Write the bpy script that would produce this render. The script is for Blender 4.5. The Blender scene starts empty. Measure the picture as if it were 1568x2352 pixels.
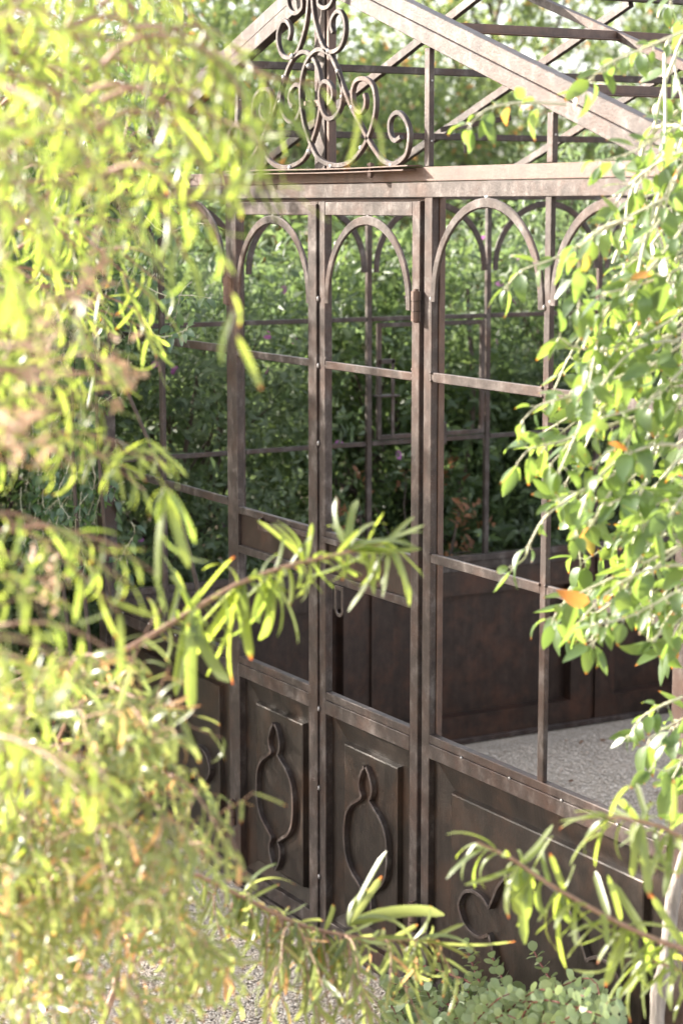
import bpy, bmesh, math, random
import numpy as np
from mathutils import Vector, Matrix

random.seed(7)
RNG = np.random.default_rng(11)
SC = bpy.context.scene
COL = SC.collection
rad = math.radians

# ------------------------------------------------------------------ camera
YAW, PITCH, ROLL = rad(60.3595), rad(8.5956), rad(-0.0205)
FPX = 4645.45                       # focal length in units where the frame is 2352 tall
CAM = Vector((4.64237, -2.58012, 1.97909))
FW = Vector((-math.sin(YAW) * math.cos(PITCH), math.cos(YAW) * math.cos(PITCH), -math.sin(PITCH)))
RT = Vector((math.cos(YAW), math.sin(YAW), 0))
UP = RT.cross(FW)
cd = bpy.data.cameras.new('camera')
cam = bpy.data.objects.new('camera', cd)
COL.objects.link(cam)
M = Matrix((RT, UP, -FW)).transposed().to_4x4()
M.translation = CAM
cam.matrix_world = M
cd.sensor_fit = 'VERTICAL'
cd.sensor_height = 36
cd.sensor_width = 24
cd.lens = FPX / 2352 * 36
cd.clip_start, cd.clip_end = 0.1, 400
cd.dof.use_dof = True
cd.dof.focus_distance = 5.1
cd.dof.aperture_fstop = 3.7
cd.dof.aperture_blades = 0
SC.camera = cam

# ------------------------------------------------------------------ sky, sun, exposure
SUN_AZ = rad(37)      # in front of the front wall's plane, sun stands to the left
SUN_EL = rad(24)
w = bpy.data.worlds.new('World')
SC.world = w
w.use_nodes = True
nt = w.node_tree
bg = nt.nodes['Background']
sky = nt.nodes.new('ShaderNodeTexSky')
sky.sky_type = 'NISHITA'
sky.sun_disc = False
sdir = Vector((-math.cos(SUN_EL) * math.cos(SUN_AZ), -math.cos(SUN_EL) * math.sin(SUN_AZ), math.sin(SUN_EL)))
sky.sun_elevation = SUN_EL
sky.sun_rotation = math.atan2(sdir.x, sdir.y)
sky.air_density, sky.dust_density, sky.ozone_density = 1.0, 2.5, 1.0
hs = nt.nodes.new('ShaderNodeHueSaturation')      # thin bright haze: a paler sky than the clear-air model gives
hs.inputs['Saturation'].default_value = .38
nt.links.new(sky.outputs[0], hs.inputs['Color'])
nt.links.new(hs.outputs[0], bg.inputs[0])
bg.inputs[1].default_value = 0.15
sl = bpy.data.lights.new('sun', 'SUN')
sl.energy = 4.3
sl.angle = rad(0.53)
sl.color = (1.0, 0.93, 0.82)
so = bpy.data.objects.new('sun', sl)
COL.objects.link(so)
so.rotation_euler = sdir.to_track_quat('Z', 'Y').to_euler()
so.location = sdir * 30
vs = SC.view_settings
vs.view_transform = 'Standard'
vs.look = 'None'
vs.gamma = 1
vs.use_curve_mapping = False
vs.exposure = 2.2
SC.render.engine = 'CYCLES'
SC.cycles.use_denoising = True
SC.cycles.max_bounces = 10
SC.cycles.transparent_max_bounces = 8
SC.cycles.sample_clamp_indirect = 8

# ------------------------------------------------------------------ unprojection (places measured things at their true distance)
def ray(u, v):
    return FW + RT * ((u - 784) / FPX) - UP * ((v - 1176) / FPX)
def at(u, v, d):
    return CAM + ray(u, v) * d
def proj(P):
    q = np.asarray(P, float) - np.array(CAM)
    z = q @ np.array(FW)
    return 784 + FPX * (q @ np.array(RT)) / z, 1176 - FPX * (q @ np.array(UP)) / z, z

# ------------------------------------------------------------------ materials
def new_mat(name):
    m = bpy.data.materials.new(name)
    m.use_nodes = True
    n = m.node_tree.nodes
    return m, n, m.node_tree.links, n['Principled BSDF']
def rgb(c): return (c[0], c[1], c[2], 1)
def ramp(n, stops):
    r = n.new('ShaderNodeValToRGB')
    e = r.color_ramp.elements
    while len(e) < len(stops): e.new(0.5)
    for i, (p, c) in enumerate(stops):
        e[i].position = p
        e[i].color = rgb(c)
    return r
def tex_noise(n, l, vec, scale, detail=4, rough=.55):
    t = n.new('ShaderNodeTexNoise')
    t.inputs['Scale'].default_value = scale
    t.inputs['Detail'].default_value = detail
    t.inputs['Roughness'].default_value = rough
    l.new(vec, t.inputs['Vector'])
    return t

def iron(name, lo, mid, hi, rust, rust_amt=.5, metal=.35, rough=.42, streak=.0):
    m, n, l, b = new_mat(name)
    g = n.new('ShaderNodeNewGeometry')
    mp = n.new('ShaderNodeMapping'); mp.inputs['Scale'].default_value = (1, 1, .7)
    l.new(g.outputs['Position'], mp.inputs['Vector'])
    a = tex_noise(n, l, mp.outputs[0], 24, 8, .7)
    r = ramp(n, [(.3, lo), (.52, mid), (.78, hi)])
    l.new(a.outputs[0], r.inputs[0])
    b2 = tex_noise(n, l, g.outputs['Position'], 5.5, 7, .7)
    rr = ramp(n, [(.48, (0, 0, 0)), (.68, (rust_amt,) * 3)])
    l.new(b2.outputs[0], rr.inputs[0])
    mx = n.new('ShaderNodeMix'); mx.data_type = 'RGBA'
    l.new(rr.outputs[0], mx.inputs[0]); l.new(r.outputs[0], mx.inputs[6])
    mx.inputs[7].default_value = rgb(rust)
    fine = tex_noise(n, l, g.outputs['Position'], 420, 3, .7)
    spk = ramp(n, [(.62, (0, 0, 0)), (.74, (.55, .55, .55))])
    l.new(fine.outputs[0], spk.inputs[0])
    mx2 = n.new('ShaderNodeMix'); mx2.data_type = 'RGBA'
    l.new(spk.outputs[0], mx2.inputs[0]); l.new(mx.outputs[2], mx2.inputs[6])
    mx2.inputs[7].default_value = rgb([min(.5, c * 1.7 + .03) for c in hi])
    last = mx2.outputs[2]
    if streak:      # rain runs and rubbed patches
        m3 = n.new('ShaderNodeMapping'); m3.inputs['Scale'].default_value = (1, 1, .05)
        l.new(g.outputs['Position'], m3.inputs['Vector'])
        st = tex_noise(n, l, m3.outputs[0], 62, 4, .6)
        sr = ramp(n, [(.52, (0, 0, 0)), (.72, (streak,) * 3)]); l.new(st.outputs[0], sr.inputs[0])
        x = n.new('ShaderNodeMix'); x.data_type = 'RGBA'
        l.new(sr.outputs[0], x.inputs[0]); l.new(last, x.inputs[6]); x.inputs[7].default_value = rgb([c * 1.5 for c in hi]); last = x.outputs[2]
    l.new(last, b.inputs['Base Color'])
    b.inputs['Metallic'].default_value = metal
    ro = n.new('ShaderNodeMapRange')
    ro.inputs['To Min'].default_value = rough - .1; ro.inputs['To Max'].default_value = rough + .2
    l.new(a.outputs[0], ro.inputs[0]); l.new(ro.outputs[0], b.inputs['Roughness'])
    bp = n.new('ShaderNodeBump'); bp.inputs['Strength'].default_value = .35; bp.inputs['Distance'].default_value = .002
    md = tex_noise(n, l, g.outputs['Position'], 150, 5, .65)
    l.new(md.outputs[0], bp.inputs['Height']); l.new(bp.outputs[0], b.inputs['Normal'])
    return m
IRON = iron('weathered_iron', (.026, .0185, .0162), (.060, .0455, .040), (.18, .156, .143), (.082, .038, .024), .6, .45, .44)
PANEL = iron('iron_sheet', (.018, .0096, .0066), (.033, .0187, .0130), (.058, .036, .026), (.088, .035, .019), .75, .3, .42, streak=.22)
KICK = iron('shaded_iron_sheet', (.0085, .0052, .0036), (.017, .0108, .0075), (.038, .027, .0205), (.058, .027, .014), .7, .3, .36, streak=.25)  # same sheet iron, with the deep shade on the front panels darkened into its colour
RUST = iron('rusty_iron', (.058, .038, .031), (.105, .064, .049), (.17, .115, .09), (.14, .066, .040), .6, .2, .5)
WELD, _n, _l, _b = new_mat('weld_bead')
_b.inputs['Base Color'].default_value = (.3, .28, .27, 1); _b.inputs['Metallic'].default_value = .5; _b.inputs['Roughness'].default_value = .4

def leaf_mat(name, dark, light, trans, tip=None, rough=.38, tf=.5, var=2.2, spec=.5, tip_at=.9, dead=None, dead_amt=0.0, gate_at=.5):
    m, n, l, b = new_mat(name)
    out = n['Material Output']
    g = n.new('ShaderNodeNewGeometry')
    uv = n.new('ShaderNodeUVMap')
    sp = n.new('ShaderNodeSeparateXYZ'); l.new(uv.outputs[0], sp.inputs[0])
    # u holds a random value per leaf (0..1) in its integer-free part, v runs along the leaf
    big = tex_noise(n, l, g.outputs['Position'], var, 2, .5)
    add = n.new('ShaderNodeMath'); add.operation = 'MULTIPLY_ADD'
    oi = n.new('ShaderNodeObjectInfo')
    mixr = n.new('ShaderNodeMath'); mixr.operation = 'ADD'
    l.new(sp.outputs[0], mixr.inputs[0]); l.new(oi.outputs['Random'], mixr.inputs[1])
    fr = n.new('ShaderNodeMath'); fr.operation = 'FRACT'; l.new(mixr.outputs[0], fr.inputs[0])
    l.new(fr.outputs[0], add.inputs[0]); add.inputs[1].default_value = .6
    hm = n.new('ShaderNodeMath'); hm.operation = 'MULTIPLY'; hm.inputs[1].default_value = .4
    l.new(big.outputs[0], hm.inputs[0]); l.new(hm.outputs[0], add.inputs[2])
    r1 = ramp(n, [(.15, dark), (.85, light)]); l.new(add.outputs[0], r1.inputs[0])
    t2 = [c * 1.0 for c in trans]; t1 = [trans[0] * .62, trans[1] * .72, trans[2] * .8]
    r2 = ramp(n, [(.15, t1), (.85, t2)]); l.new(add.outputs[0], r2.inputs[0])
    c1, c2 = r1.outputs[0], r2.outputs[0]
    def over(c, fac, col):
        x = n.new('ShaderNodeMix'); x.data_type = 'RGBA'
        l.new(fac, x.inputs[0]); l.new(c, x.inputs[6]); x.inputs[7].default_value = rgb(col)
        return x.outputs[2]
    if dead:
        dr = ramp(n, [(1 - dead_amt - .02, (0, 0, 0)), (1 - dead_amt, (1, 1, 1))]); l.new(fr.outputs[0], dr.inputs[0])
        c1 = over(c1, dr.outputs[0], dead); c2 = over(c2, dr.outputs[0], [min(1, q * 2.2) for q in dead])
    if tip:
        tr = ramp(n, [(tip_at, (0, 0, 0)), (min(1, tip_at + .08), (1, 1, 1))]); l.new(sp.outputs[1], tr.inputs[0])
        gate = n.new('ShaderNodeMath'); gate.operation = 'GREATER_THAN'; gate.inputs[1].default_value = gate_at
        l.new(fr.outputs[0], gate.inputs[0])
        mu = n.new('ShaderNodeMath'); mu.operation = 'MULTIPLY'; l.new(tr.outputs[0], mu.inputs[0]); l.new(gate.outputs[0], mu.inputs[1])
        c1 = over(c1, mu.outputs[0], tip); c2 = over(c2, mu.outputs[0], [min(1, q * 1.6) for q in tip])
    l.new(c1, b.inputs['Base Color'])
    b.inputs['Roughness'].default_value = rough
    b.inputs['Specular IOR Level'].default_value = spec
    t = n.new('ShaderNodeBsdfTranslucent'); l.new(c2, t.inputs[0])
    ms = n.new('ShaderNodeMixShader'); ms.inputs[0].default_value = tf
    l.new(b.outputs[0], ms.inputs[1]); l.new(t.outputs[0], ms.inputs[2]); l.new(ms.outputs[0], out.inputs[0])
    return m
L_NARROW = leaf_mat('narrow_leaf', (.085, .11, .055), (.18, .205, .10), (.50, .58, .075), tip=(.45, .10, .02), rough=.40, tf=.52, spec=.9, gate_at=.84)
L_SMALL = leaf_mat('small_narrow_leaf', (.08, .11, .045), (.16, .19, .07), (.47, .50, .13), tip=(.5, .16, .04), rough=.33, tf=.52, spec=.8, dead=(.36, .21, .09), dead_amt=.05)
L_VINE = leaf_mat('vine_leaf', (.045, .085, .035), (.105, .155, .06), (.38, .50, .075), tip=(.42, .13, .02), rough=.36, tf=.45, spec=.75, tip_at=.88, dead=(.36, .14, .03), dead_amt=.007)
L_DARKVINE = leaf_mat('dark_vine_leaf', (.04, .085, .055), (.085, .15, .085), (.34, .48, .07), rough=.34, tf=.4, spec=.8)
L_HEDGE = leaf_mat('hedge_leaf', (.065, .095, .055), (.19, .23, .145), (.26, .34, .12), rough=.5, tf=.42, spec=.4, var=1.3)
L_HEDGE2 = leaf_mat('bush_leaf', (.045, .075, .035), (.125, .17, .075), (.24, .32, .09), rough=.42, tf=.42, spec=.5, var=1.3)
L_TREE = leaf_mat('tree_leaf', (.045, .075, .03), (.11, .15, .06), (.33, .40, .12), rough=.45, tf=.47, spec=.5, var=.8, dead=(.30, .15, .05), dead_amt=.03)
L_RUSTY = leaf_mat('withered_leaf', (.16, .075, .042), (.36, .17, .085), (.5, .24, .1), rough=.6, tf=.35)
L_ROUND = leaf_mat('round_leaf', (.20, .25, .13), (.33, .385, .22), (.38, .46, .16), rough=.38, tf=.2, spec=.5)

def plain(name, c1, c2, scale=40, rough=.7, bump=.4, dist=.003, stretch=(1, 1, 1)):
    m, n, l, b = new_mat(name)
    g = n.new('ShaderNodeNewGeometry')
    mp = n.new('ShaderNodeMapping'); mp.inputs['Scale'].default_value = stretch
    l.new(g.outputs['Position'], mp.inputs[0])
    t = tex_noise(n, l, mp.outputs[0], scale, 6, .65)
    r = ramp(n, [(.3, c1), (.7, c2)]); l.new(t.outputs[0], r.inputs[0]); l.new(r.outputs[0], b.inputs['Base Color'])
    b.inputs['Roughness'].default_value = rough
    bp = n.new('ShaderNodeBump'); bp.inputs['Strength'].default_value = bump; bp.inputs['Distance'].default_value = dist
    l.new(t.outputs[0], bp.inputs['Height']); l.new(bp.outputs[0], b.inputs['Normal'])
    return m
TWIG = plain('red_brown_twig', (.20, .10, .06), (.36, .22, .15), 90, .55)
PALESTEM = plain('pale_vine_stem', (.36, .34, .22), (.55, .52, .38), 90, .5)
REDSTEM = plain('red_stem', (.09, .018, .014), (.18, .042, .03), 120, .45)
BARK = plain('pale_bark', (.13, .105, .09), (.34, .30, .265), 60, .85, .9, .008, (1, 1, .2))
DARKBARK = plain('dark_bark', (.05, .035, .028), (.12, .09, .07), 50, .9, .8, .01, (1, 1, .25))
SOIL = plain('leaf_litter', (.05, .032, .022), (.16, .09, .055), 22, .95, .8, .02)
FLOWER = leaf_mat('purple_flower', (.25, .06, .22), (.4, .12, .34), (.5, .2, .4), tf=.3)

def gravel_mat():
    m, n, l, b = new_mat('gravel')
    g = n.new('ShaderNodeNewGeometry')
    v = n.new('ShaderNodeTexVoronoi'); v.inputs['Scale'].default_value = 135
    l.new(g.outputs['Position'], v.inputs['Vector'])
    sp = n.new('ShaderNodeSeparateColor'); l.new(v.outputs['Color'], sp.inputs[0])
    r = ramp(n, [(.0, (.46, .37, .285)), (.35, (.60, .50, .395)), (.7, (.68, .575, .465)), (1, (.74, .65, .55))])
    l.new(sp.outputs[0], r.inputs[0])
    e = n.new('ShaderNodeTexNoise'); e.inputs['Scale'].default_value = 7; l.new(g.outputs['Position'], e.inputs['Vector'])
    mx = n.new('ShaderNodeMix'); mx.data_type = 'RGBA'; mx.blend_type = 'MULTIPLY'; mx.inputs[0].default_value = .5
    l.new(r.outputs[0], mx.inputs[6]); l.new(e.outputs[0], mx.inputs[7]); l.new(mx.outputs[2], b.inputs['Base Color'])
    b.inputs['Roughness'].default_value = .85
    bp = n.new('ShaderNodeBump'); bp.inputs['Strength'].default_value = .9; bp.inputs['Distance'].default_value = .006; bp.invert = True
    l.new(v.outputs['Distance'], bp.inputs['Height']); l.new(bp.outputs[0], b.inputs['Normal'])
    return m
GRAVEL = gravel_mat()
def pebble_mat():
    m, n, l, b = new_mat('pebble')
    uv = n.new('ShaderNodeUVMap'); sp = n.new('ShaderNodeSeparateXYZ'); l.new(uv.outputs[0], sp.inputs[0])
    r = ramp(n, [(.0, (.46, .37, .29)), (.35, (.60, .50, .40)), (.7, (.68, .58, .475)), (.94, (.76, .67, .57)), (1, (.54, .38, .28))])
    l.new(sp.outputs[0], r.inputs[0]); l.new(r.outputs[0], b.inputs['Base Color']); b.inputs['Roughness'].default_value = .8
    return m
PEBBLE = pebble_mat()

# ------------------------------------------------------------------ object helpers
def link(o, parent=None):
    COL.objects.link(o)
    if parent is not None: o.parent = parent
    return o
def empty(name, loc=(0, 0, 0), parent=None):
    o = bpy.data.objects.new(name, None)
    o.location = loc
    o.empty_display_size = .1
    return link(o, parent)
def tag(o, label=None, cat=None, group=None, kind=None):
    if label: o['label'] = label
    if cat: o['category'] = cat
    if group: o['group'] = group
    if kind: o['kind'] = kind
    return o
def mesh_obj(name, bm, mat, parent=None, smooth=False):
    me = bpy.data.meshes.new(name)
    bm.to_mesh(me); bm.free()
    me.materials.append(mat)
    if smooth:
        me.polygons.foreach_set('use_smooth', [True] * len(me.polygons))
    return link(bpy.data.objects.new(name, me), parent)
def add_box(bm, x0, x1, y0, y1, z0, z1, bev=.0016):
    r = bmesh.ops.create_cube(bm, size=1, matrix=Matrix.LocRotScale(((x0 + x1) / 2, (y0 + y1) / 2, (z0 + z1) / 2), None, (abs(x1 - x0), abs(y1 - y0), abs(z1 - z0))))
    if bev:
        es = list({e for v in r['verts'] for e in v.link_edges})
        bmesh.ops.bevel(bm, geom=es, offset=min(bev, .3 * min(abs(x1 - x0), abs(y1 - y0), abs(z1 - z0))), segments=1, profile=.5, affect='EDGES')
def box(name, x0, x1, y0, y1, z0, z1, mat=None, parent=None, bev=.0016):
    bm = bmesh.new(); add_box(bm, x0, x1, y0, y1, z0, z1, bev)
    return mesh_obj(name, bm, mat or IRON, parent)
def add_beam(bm, a, b, wdt, hgt, side=None, bev=.0014):
    """square bar from a to b; side = direction of the wdt axis"""
    a, b = Vector(a), Vector(b)
    d = (b - a); L = d.length; d.normalize()
    s = Vector(side) if side else d.cross(Vector((0, 0, 1)))
    s = (s - d * s.dot(d)).normalized(); u = s.cross(d)
    R = Matrix((s, d, u)).transposed().to_4x4(); R.translation = (a + b) / 2
    r = bmesh.ops.create_cube(bm, size=1, matrix=R @ Matrix.Diagonal((wdt, L, hgt, 1)))
    if bev:
        es = list({e for v in r['verts'] for e in v.link_edges})
        bmesh.ops.bevel(bm, geom=es, offset=bev, segments=1, profile=.5, affect='EDGES')
def beam(name, a, b, wdt, hgt, mat=None, parent=None, side=None):
    bm = bmesh.new(); add_beam(bm, a, b, wdt, hgt, side)
    return mesh_obj(name, bm, mat or IRON, parent)
def smooth_path(pts, n=6):
    """Catmull-Rom through 2-D or 3-D points"""
    p = np.array(pts, float)
    p = np.vstack([2 * p[0] - p[1], p, 2 * p[-1] - p[-2]])
    out = []
    for i in range(1, len(p) - 2):
        for k in range(n):
            t = k / n
            out.append(.5 * ((2 * p[i]) + (-p[i - 1] + p[i + 1]) * t + (2 * p[i - 1] - 5 * p[i] + 4 * p[i + 1] - p[i + 2]) * t * t + (-p[i - 1] + 3 * p[i] - 3 * p[i + 1] + p[i + 2]) * t ** 3))
    out.append(p[-2])
    return np.array(out)
def add_band(bm, path, thick, y0, y1, axis='y', off=0.0):
    """flat bar bent along an (x,z) path: thick in the plane of the path, y0..y1 deep. axis 'x' puts the path in the y-z plane"""
    P = np.array(path, float)
    T = np.gradient(P, axis=0); T /= np.linalg.norm(T, axis=1)[:, None] + 1e-9
    N = np.stack([-T[:, 1], T[:, 0]], 1)
    rings = []
    c = .12 * thick
    for p, nn in zip(P, N):
        ring = []
        for s, yy in ((-.5, y0 + c), (-.5, y1 - c), (-.38, y1), (.38, y1), (.5, y1 - c), (.5, y0 + c), (.38, y0), (-.38, y0)):
            q = p + nn * thick * s
            co = (q[0], yy, q[1]) if axis == 'y' else (yy, q[0], q[1])
            ring.append(bm.verts.new(co))
        rings.append(ring)
    k = 8
    for a, b in zip(rings[:-1], rings[1:]):
        for i in range(k):
            bm.faces.new((a[i], a[(i + 1) % k], b[(i + 1) % k], b[i]))
    bm.faces.new(rings[0]); bm.faces.new(rings[-1][::-1])
def band(name, path, thick, y0, y1, mat=None, parent=None, axis='y'):
    bm = bmesh.new(); add_band(bm, path, thick, y0, y1, axis)
    bmesh.ops.recalc_face_normals(bm, faces=bm.faces)
    return mesh_obj(name, bm, mat or IRON, parent)
def add_cyl(bm, a, b, r, seg=10):
    a, b = Vector(a), Vector(b); d = b - a
    q = d.to_track_quat('Z', 'Y').to_matrix().to_4x4(); q.translation = (a + b) / 2
    bmesh.ops.create_cone(bm, cap_ends=True, segments=seg, radius1=r, radius2=r, depth=d.length, matrix=q)
def tube_arrays(pts, radii, sides=6):
    P = np.array(pts, float); n = len(P)
    T = np.gradient(P, axis=0); T /= np.linalg.norm(T, axis=1)[:, None] + 1e-9
    ref = np.array([0.31, .17, .93]); A = np.cross(T, ref); A /= np.linalg.norm(A, axis=1)[:, None] + 1e-9
    B = np.cross(T, A)
    ang = np.arange(sides) * 2 * np.pi / sides
    R = np.array(radii, float).reshape(-1, 1, 1) if np.ndim(radii) else np.full((n, 1, 1), radii)
    V = P[:, None, :] + R * (np.cos(ang)[None, :, None] * A[:, None, :] + np.sin(ang)[None, :, None] * B[:, None, :])
    F = []
    for i in range(n - 1):
        for k in range(sides):
            F.append((i * sides + k, i * sides + (k + 1) % sides, (i + 1) * sides + (k + 1) % sides, (i + 1) * sides + k))
    return V.reshape(-1, 3), F
def tube_obj(name, pts, radii, mat, parent=None, sides=6):
    V, F = tube_arrays(pts, radii, sides)
    me = bpy.data.meshes.new(name); me.from_pydata(V.tolist(), [], F); me.materials.append(mat)
    me.polygons.foreach_set('use_smooth', [True] * len(me.polygons))
    return link(bpy.data.objects.new(name, me), parent)
def tubes_obj(name, tubes, mat, parent=None, sides=5):
    VV, FF, o = [], [], 0
    for pts, radii in tubes:
        V, F = tube_arrays(pts, radii, sides); VV.append(V)
        FF += [tuple(i + o for i in f) for f in F]; o += len(V)
    me = bpy.data.meshes.new(name); me.from_pydata(np.vstack(VV).tolist(), [], FF); me.materials.append(mat)
    me.polygons.foreach_set('use_smooth', [True] * len(me.polygons))
    return link(bpy.data.objects.new(name, me), parent)

# ------------------------------------------------------------------ ground
def sheet(name, x0, x1, y0, y1, z, mat, amp=0, nx=2, ny=2):
    xs, ys = np.linspace(x0, x1, nx), np.linspace(y0, y1, ny)
    X, Y = np.meshgrid(xs, ys)
    Z = np.full_like(X, z) + amp * (np.sin(X * 3.1 + 1) * np.cos(Y * 2.7) + .5 * np.sin(X * 7 + Y * 5))
    V = np.stack([X, Y, Z], -1).reshape(-1, 3)
    F = [(j * nx + i, j * nx + i + 1, (j + 1) * nx + i + 1, (j + 1) * nx + i) for j in range(ny - 1) for i in range(nx - 1)]
    me = bpy.data.meshes.new(name); me.from_pydata(V.tolist(), [], F); me.materials.append(mat)
    o = link(bpy.data.objects.new(name, me)); o['kind'] = 'structure'
    return o
sheet('ground', -150, 150, -150, 150, -.012, SOIL)
sheet('gravel_path', -3.0, 6.0, -7.0, 6.5, -.004, GRAVEL)
def pebbles(name, regions, label=None):
    bv = np.array([(1, 0, 0), (.3, .95, .1), (-.8, .6, 0), (-.8, -.6, .1), (.3, -.95, 0), (.25, .1, .9), (-.3, -.1, .8)], float)
    bf = np.array([(0, 1, 5), (1, 2, 5), (2, 6, 5), (2, 3, 6), (3, 4, 6), (4, 5, 6), (4, 0, 5)])
    allV, allU = [], []
    for (x0, x1, y0, y1, n) in regions:
        c = np.stack([RNG.uniform(x0, x1, n), RNG.uniform(y0, y1, n), RNG.uniform(-.004, .004, n)], 1)
        s = RNG.uniform(.0024, .0052, (n, 1)) * np.stack([RNG.uniform(.8, 1.4, n), RNG.uniform(.7, 1.2, n), RNG.uniform(.5, .9, n)], 1)
        a = RNG.uniform(0, 6.28, n); ca, sa = np.cos(a), np.sin(a)
        v = bv[None] * s[:, None, :] * RNG.uniform(.8, 1.2, (n, len(bv), 1))
        V = np.stack([v[..., 0] * ca[:, None] - v[..., 1] * sa[:, None], v[..., 0] * sa[:, None] + v[..., 1] * ca[:, None], v[..., 2]], -1) + c[:, None, :]
        allV.append(V.reshape(-1, 3)); allU.append(RNG.uniform(0, 1, n))
    V = np.vstack(allV); U = np.concatenate(allU); n = len(U)
    F = (bf[None] + (np.arange(n) * len(bv))[:, None, None]).reshape(-1, 3)
    o = tri_mesh(name, V, F, PEBBLE, np.repeat(U, len(bf) * 3), np.zeros(n * len(bf) * 3))
    o['kind'] = 'stuff'
    return o
def tri_mesh(name, V, F, mat, U=None, W=None, parent=None, smooth=False):
    me = bpy.data.meshes.new(name)
    nf, k = F.shape
    me.vertices.add(len(V)); me.vertices.foreach_set('co', V.astype(np.float32).ravel())
    me.loops.add(nf * k); me.loops.foreach_set('vertex_index', F.astype(np.int32).ravel())
    me.polygons.add(nf); me.polygons.foreach_set('loop_start', np.arange(0, nf * k, k, dtype=np.int32))
    me.polygons.foreach_set('loop_total', np.full(nf, k, np.int32))
    if smooth: me.polygons.foreach_set('use_smooth', np.ones(nf, bool))
    if U is not None:
        uv = me.uv_layers.new(name='UVMap')
        uv.data.foreach_set('uv', np.stack([U, W], 1).astype(np.float32).ravel())
    me.update(calc_edges=True)
    me.materials.append(mat)
    return link(bpy.data.objects.new(name, me), parent)

# ------------------------------------------------------------------ greenhouse
GH = empty('greenhouse')
tag(GH, 'open rusty iron greenhouse with double doors, arched tracery and scrolled gable', 'greenhouse')
W2, LEN = 1.5, 3.5
# header of two stacked flat bars
box('header_beam', -1.53, 1.53, -.001, .030, 2.0, 2.0362, IRON, GH)
box('header_beam', -1.53, 1.53, .000, .031, 2.0374, 2.0715, RUST, GH)
# rakes: two stacked bars on each slope
S = .3365
def rake(sgn, y0, y1, zb, zt, mat):
    bm = bmesh.new()
    pts = [(0, zb), (1.56, zb - 1.56 * S), (1.56, zt - 1.56 * S), (0, zt)]
    a = [bm.verts.new((sgn * x, y0, z)) for x, z in pts]; b = [bm.verts.new((sgn * x, y1, z)) for x, z in pts]
    bm.faces.new(a); bm.faces.new(b[::-1])
    for i in range(4): bm.faces.new((a[i], b[i], b[(i + 1) % 4], a[(i + 1) % 4]))
    bmesh.ops.recalc_face_normals(bm, faces=bm.faces)
    bmesh.ops.bevel(bm, geom=bm.edges[:], offset=.0015, segments=1, profile=.5, affect='EDGES')
    return mesh_obj('gable_rafter', bm, mat, GH)
for sgn in (-1, 1):
    rake(sgn, -.001, .030, 2.525, 2.5635, IRON)
    rake(sgn, .001, .031, 2.5647, 2.604, IRON)
# gable uprights
for x in (-.5, .5, 1.0, -1.0):
    box('gable_upright', x - .0, x + .023, .002, .016, 2.0725, 2.524 - (abs(x) + .024) * S, IRON, GH)
    for z in (2.13, 2.27):
        if z < 2.5 - abs(x) * S - .03:
            o = box('clip_screw', x + .0232, x + .026, .006, .010, z, z + .004, WELD, GH, 0)
kp = box('king_post', -.045, .010, .006, .034, 2.0725, 2.56, IRON, GH)
kp2 = box('king_post', .0115, .026, .010, .032, 2.0725, 2.55, RUST, GH)
# posts and mullions of the front wall
box('door_post', -.557, -.523, .0, .034, .0, 1.9995, IRON, GH)
box('door_post', .507, .542, .0, .019, .0, 1.9995, IRON, GH)
box('door_post', .515, .546, .020, .036, .0, 1.9995, RUST, GH)
box('mullion', 1.001, 1.024, .0, .013, .693, 1.9995, IRON, GH)
box('mullion', -1.024, -1.001, .0, .013, .693, 1.9995, IRON, GH)
for sx in (-1, 1):
    box('corner_post', sx * 1.5 - .03, sx * 1.5 + .03, .0, .045, .0, 1.9995, IRON, GH)
# rails between posts
def rails(x0, x1, y0=.0008, side=None):
    for z0, z1 in ((1.1345 - .012, 1.1345 + .011), (1.566 - .004, 1.5855)):
        box('rail', x0, x1, y0, y0 + .011, z0, z1, IRON, GH)
for x0, x1 in ((.5425, 1.0005), (1.0245, 1.4695), (-1.0005, -.5575), (-1.4695, -1.0245)):
    rails(x0, x1)
bm = bmesh.new()
for x in (.5425, 1.0005, 1.0245, 1.4695, -1.0005, -.5575, -1.4695, -1.0245, -.4845, -.0465, .0275, .4575):
    for z in (1.5855, 1.1455, 1.5655):
        bmesh.ops.create_icosphere(bm, subdivisions=1, radius=.0045, matrix=Matrix.Translation((x, -.0015, z + random.uniform(-.001, .001))) @ Matrix.Diagonal((1, .7, random.uniform(.7, 1.3), 1)))
o = mesh_obj('weld_beads', bm, IRON, GH, True); o['kind'] = 'stuff'
for x0, x1 in ((.5425, 1.4695), (-1.4695, -.5575)):
    box('sill_rail', x0, x1, .000, .022, .6715, .6925, IRON, GH)
    box('sill_rail', x0, x1, -.002, .020, .634, .6705, IRON, GH)
    box('base_rail', x0, x1, -.002, .022, .0, .052, IRON, GH)
    for k in range(4):      # weld spots along the seam of the sill
        xx = x0 + (x1 - x0) * (.16 + .22 * k)
        bm = bmesh.new(); bmesh.ops.create_icosphere(bm, subdivisions=1, radius=.005, matrix=Matrix.Translation((xx, -.002, .671)) @ Matrix.Diagonal((1.2, .5, .9, 1)))
        mesh_obj('weld_bead', bm, WELD, GH, True)
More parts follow.
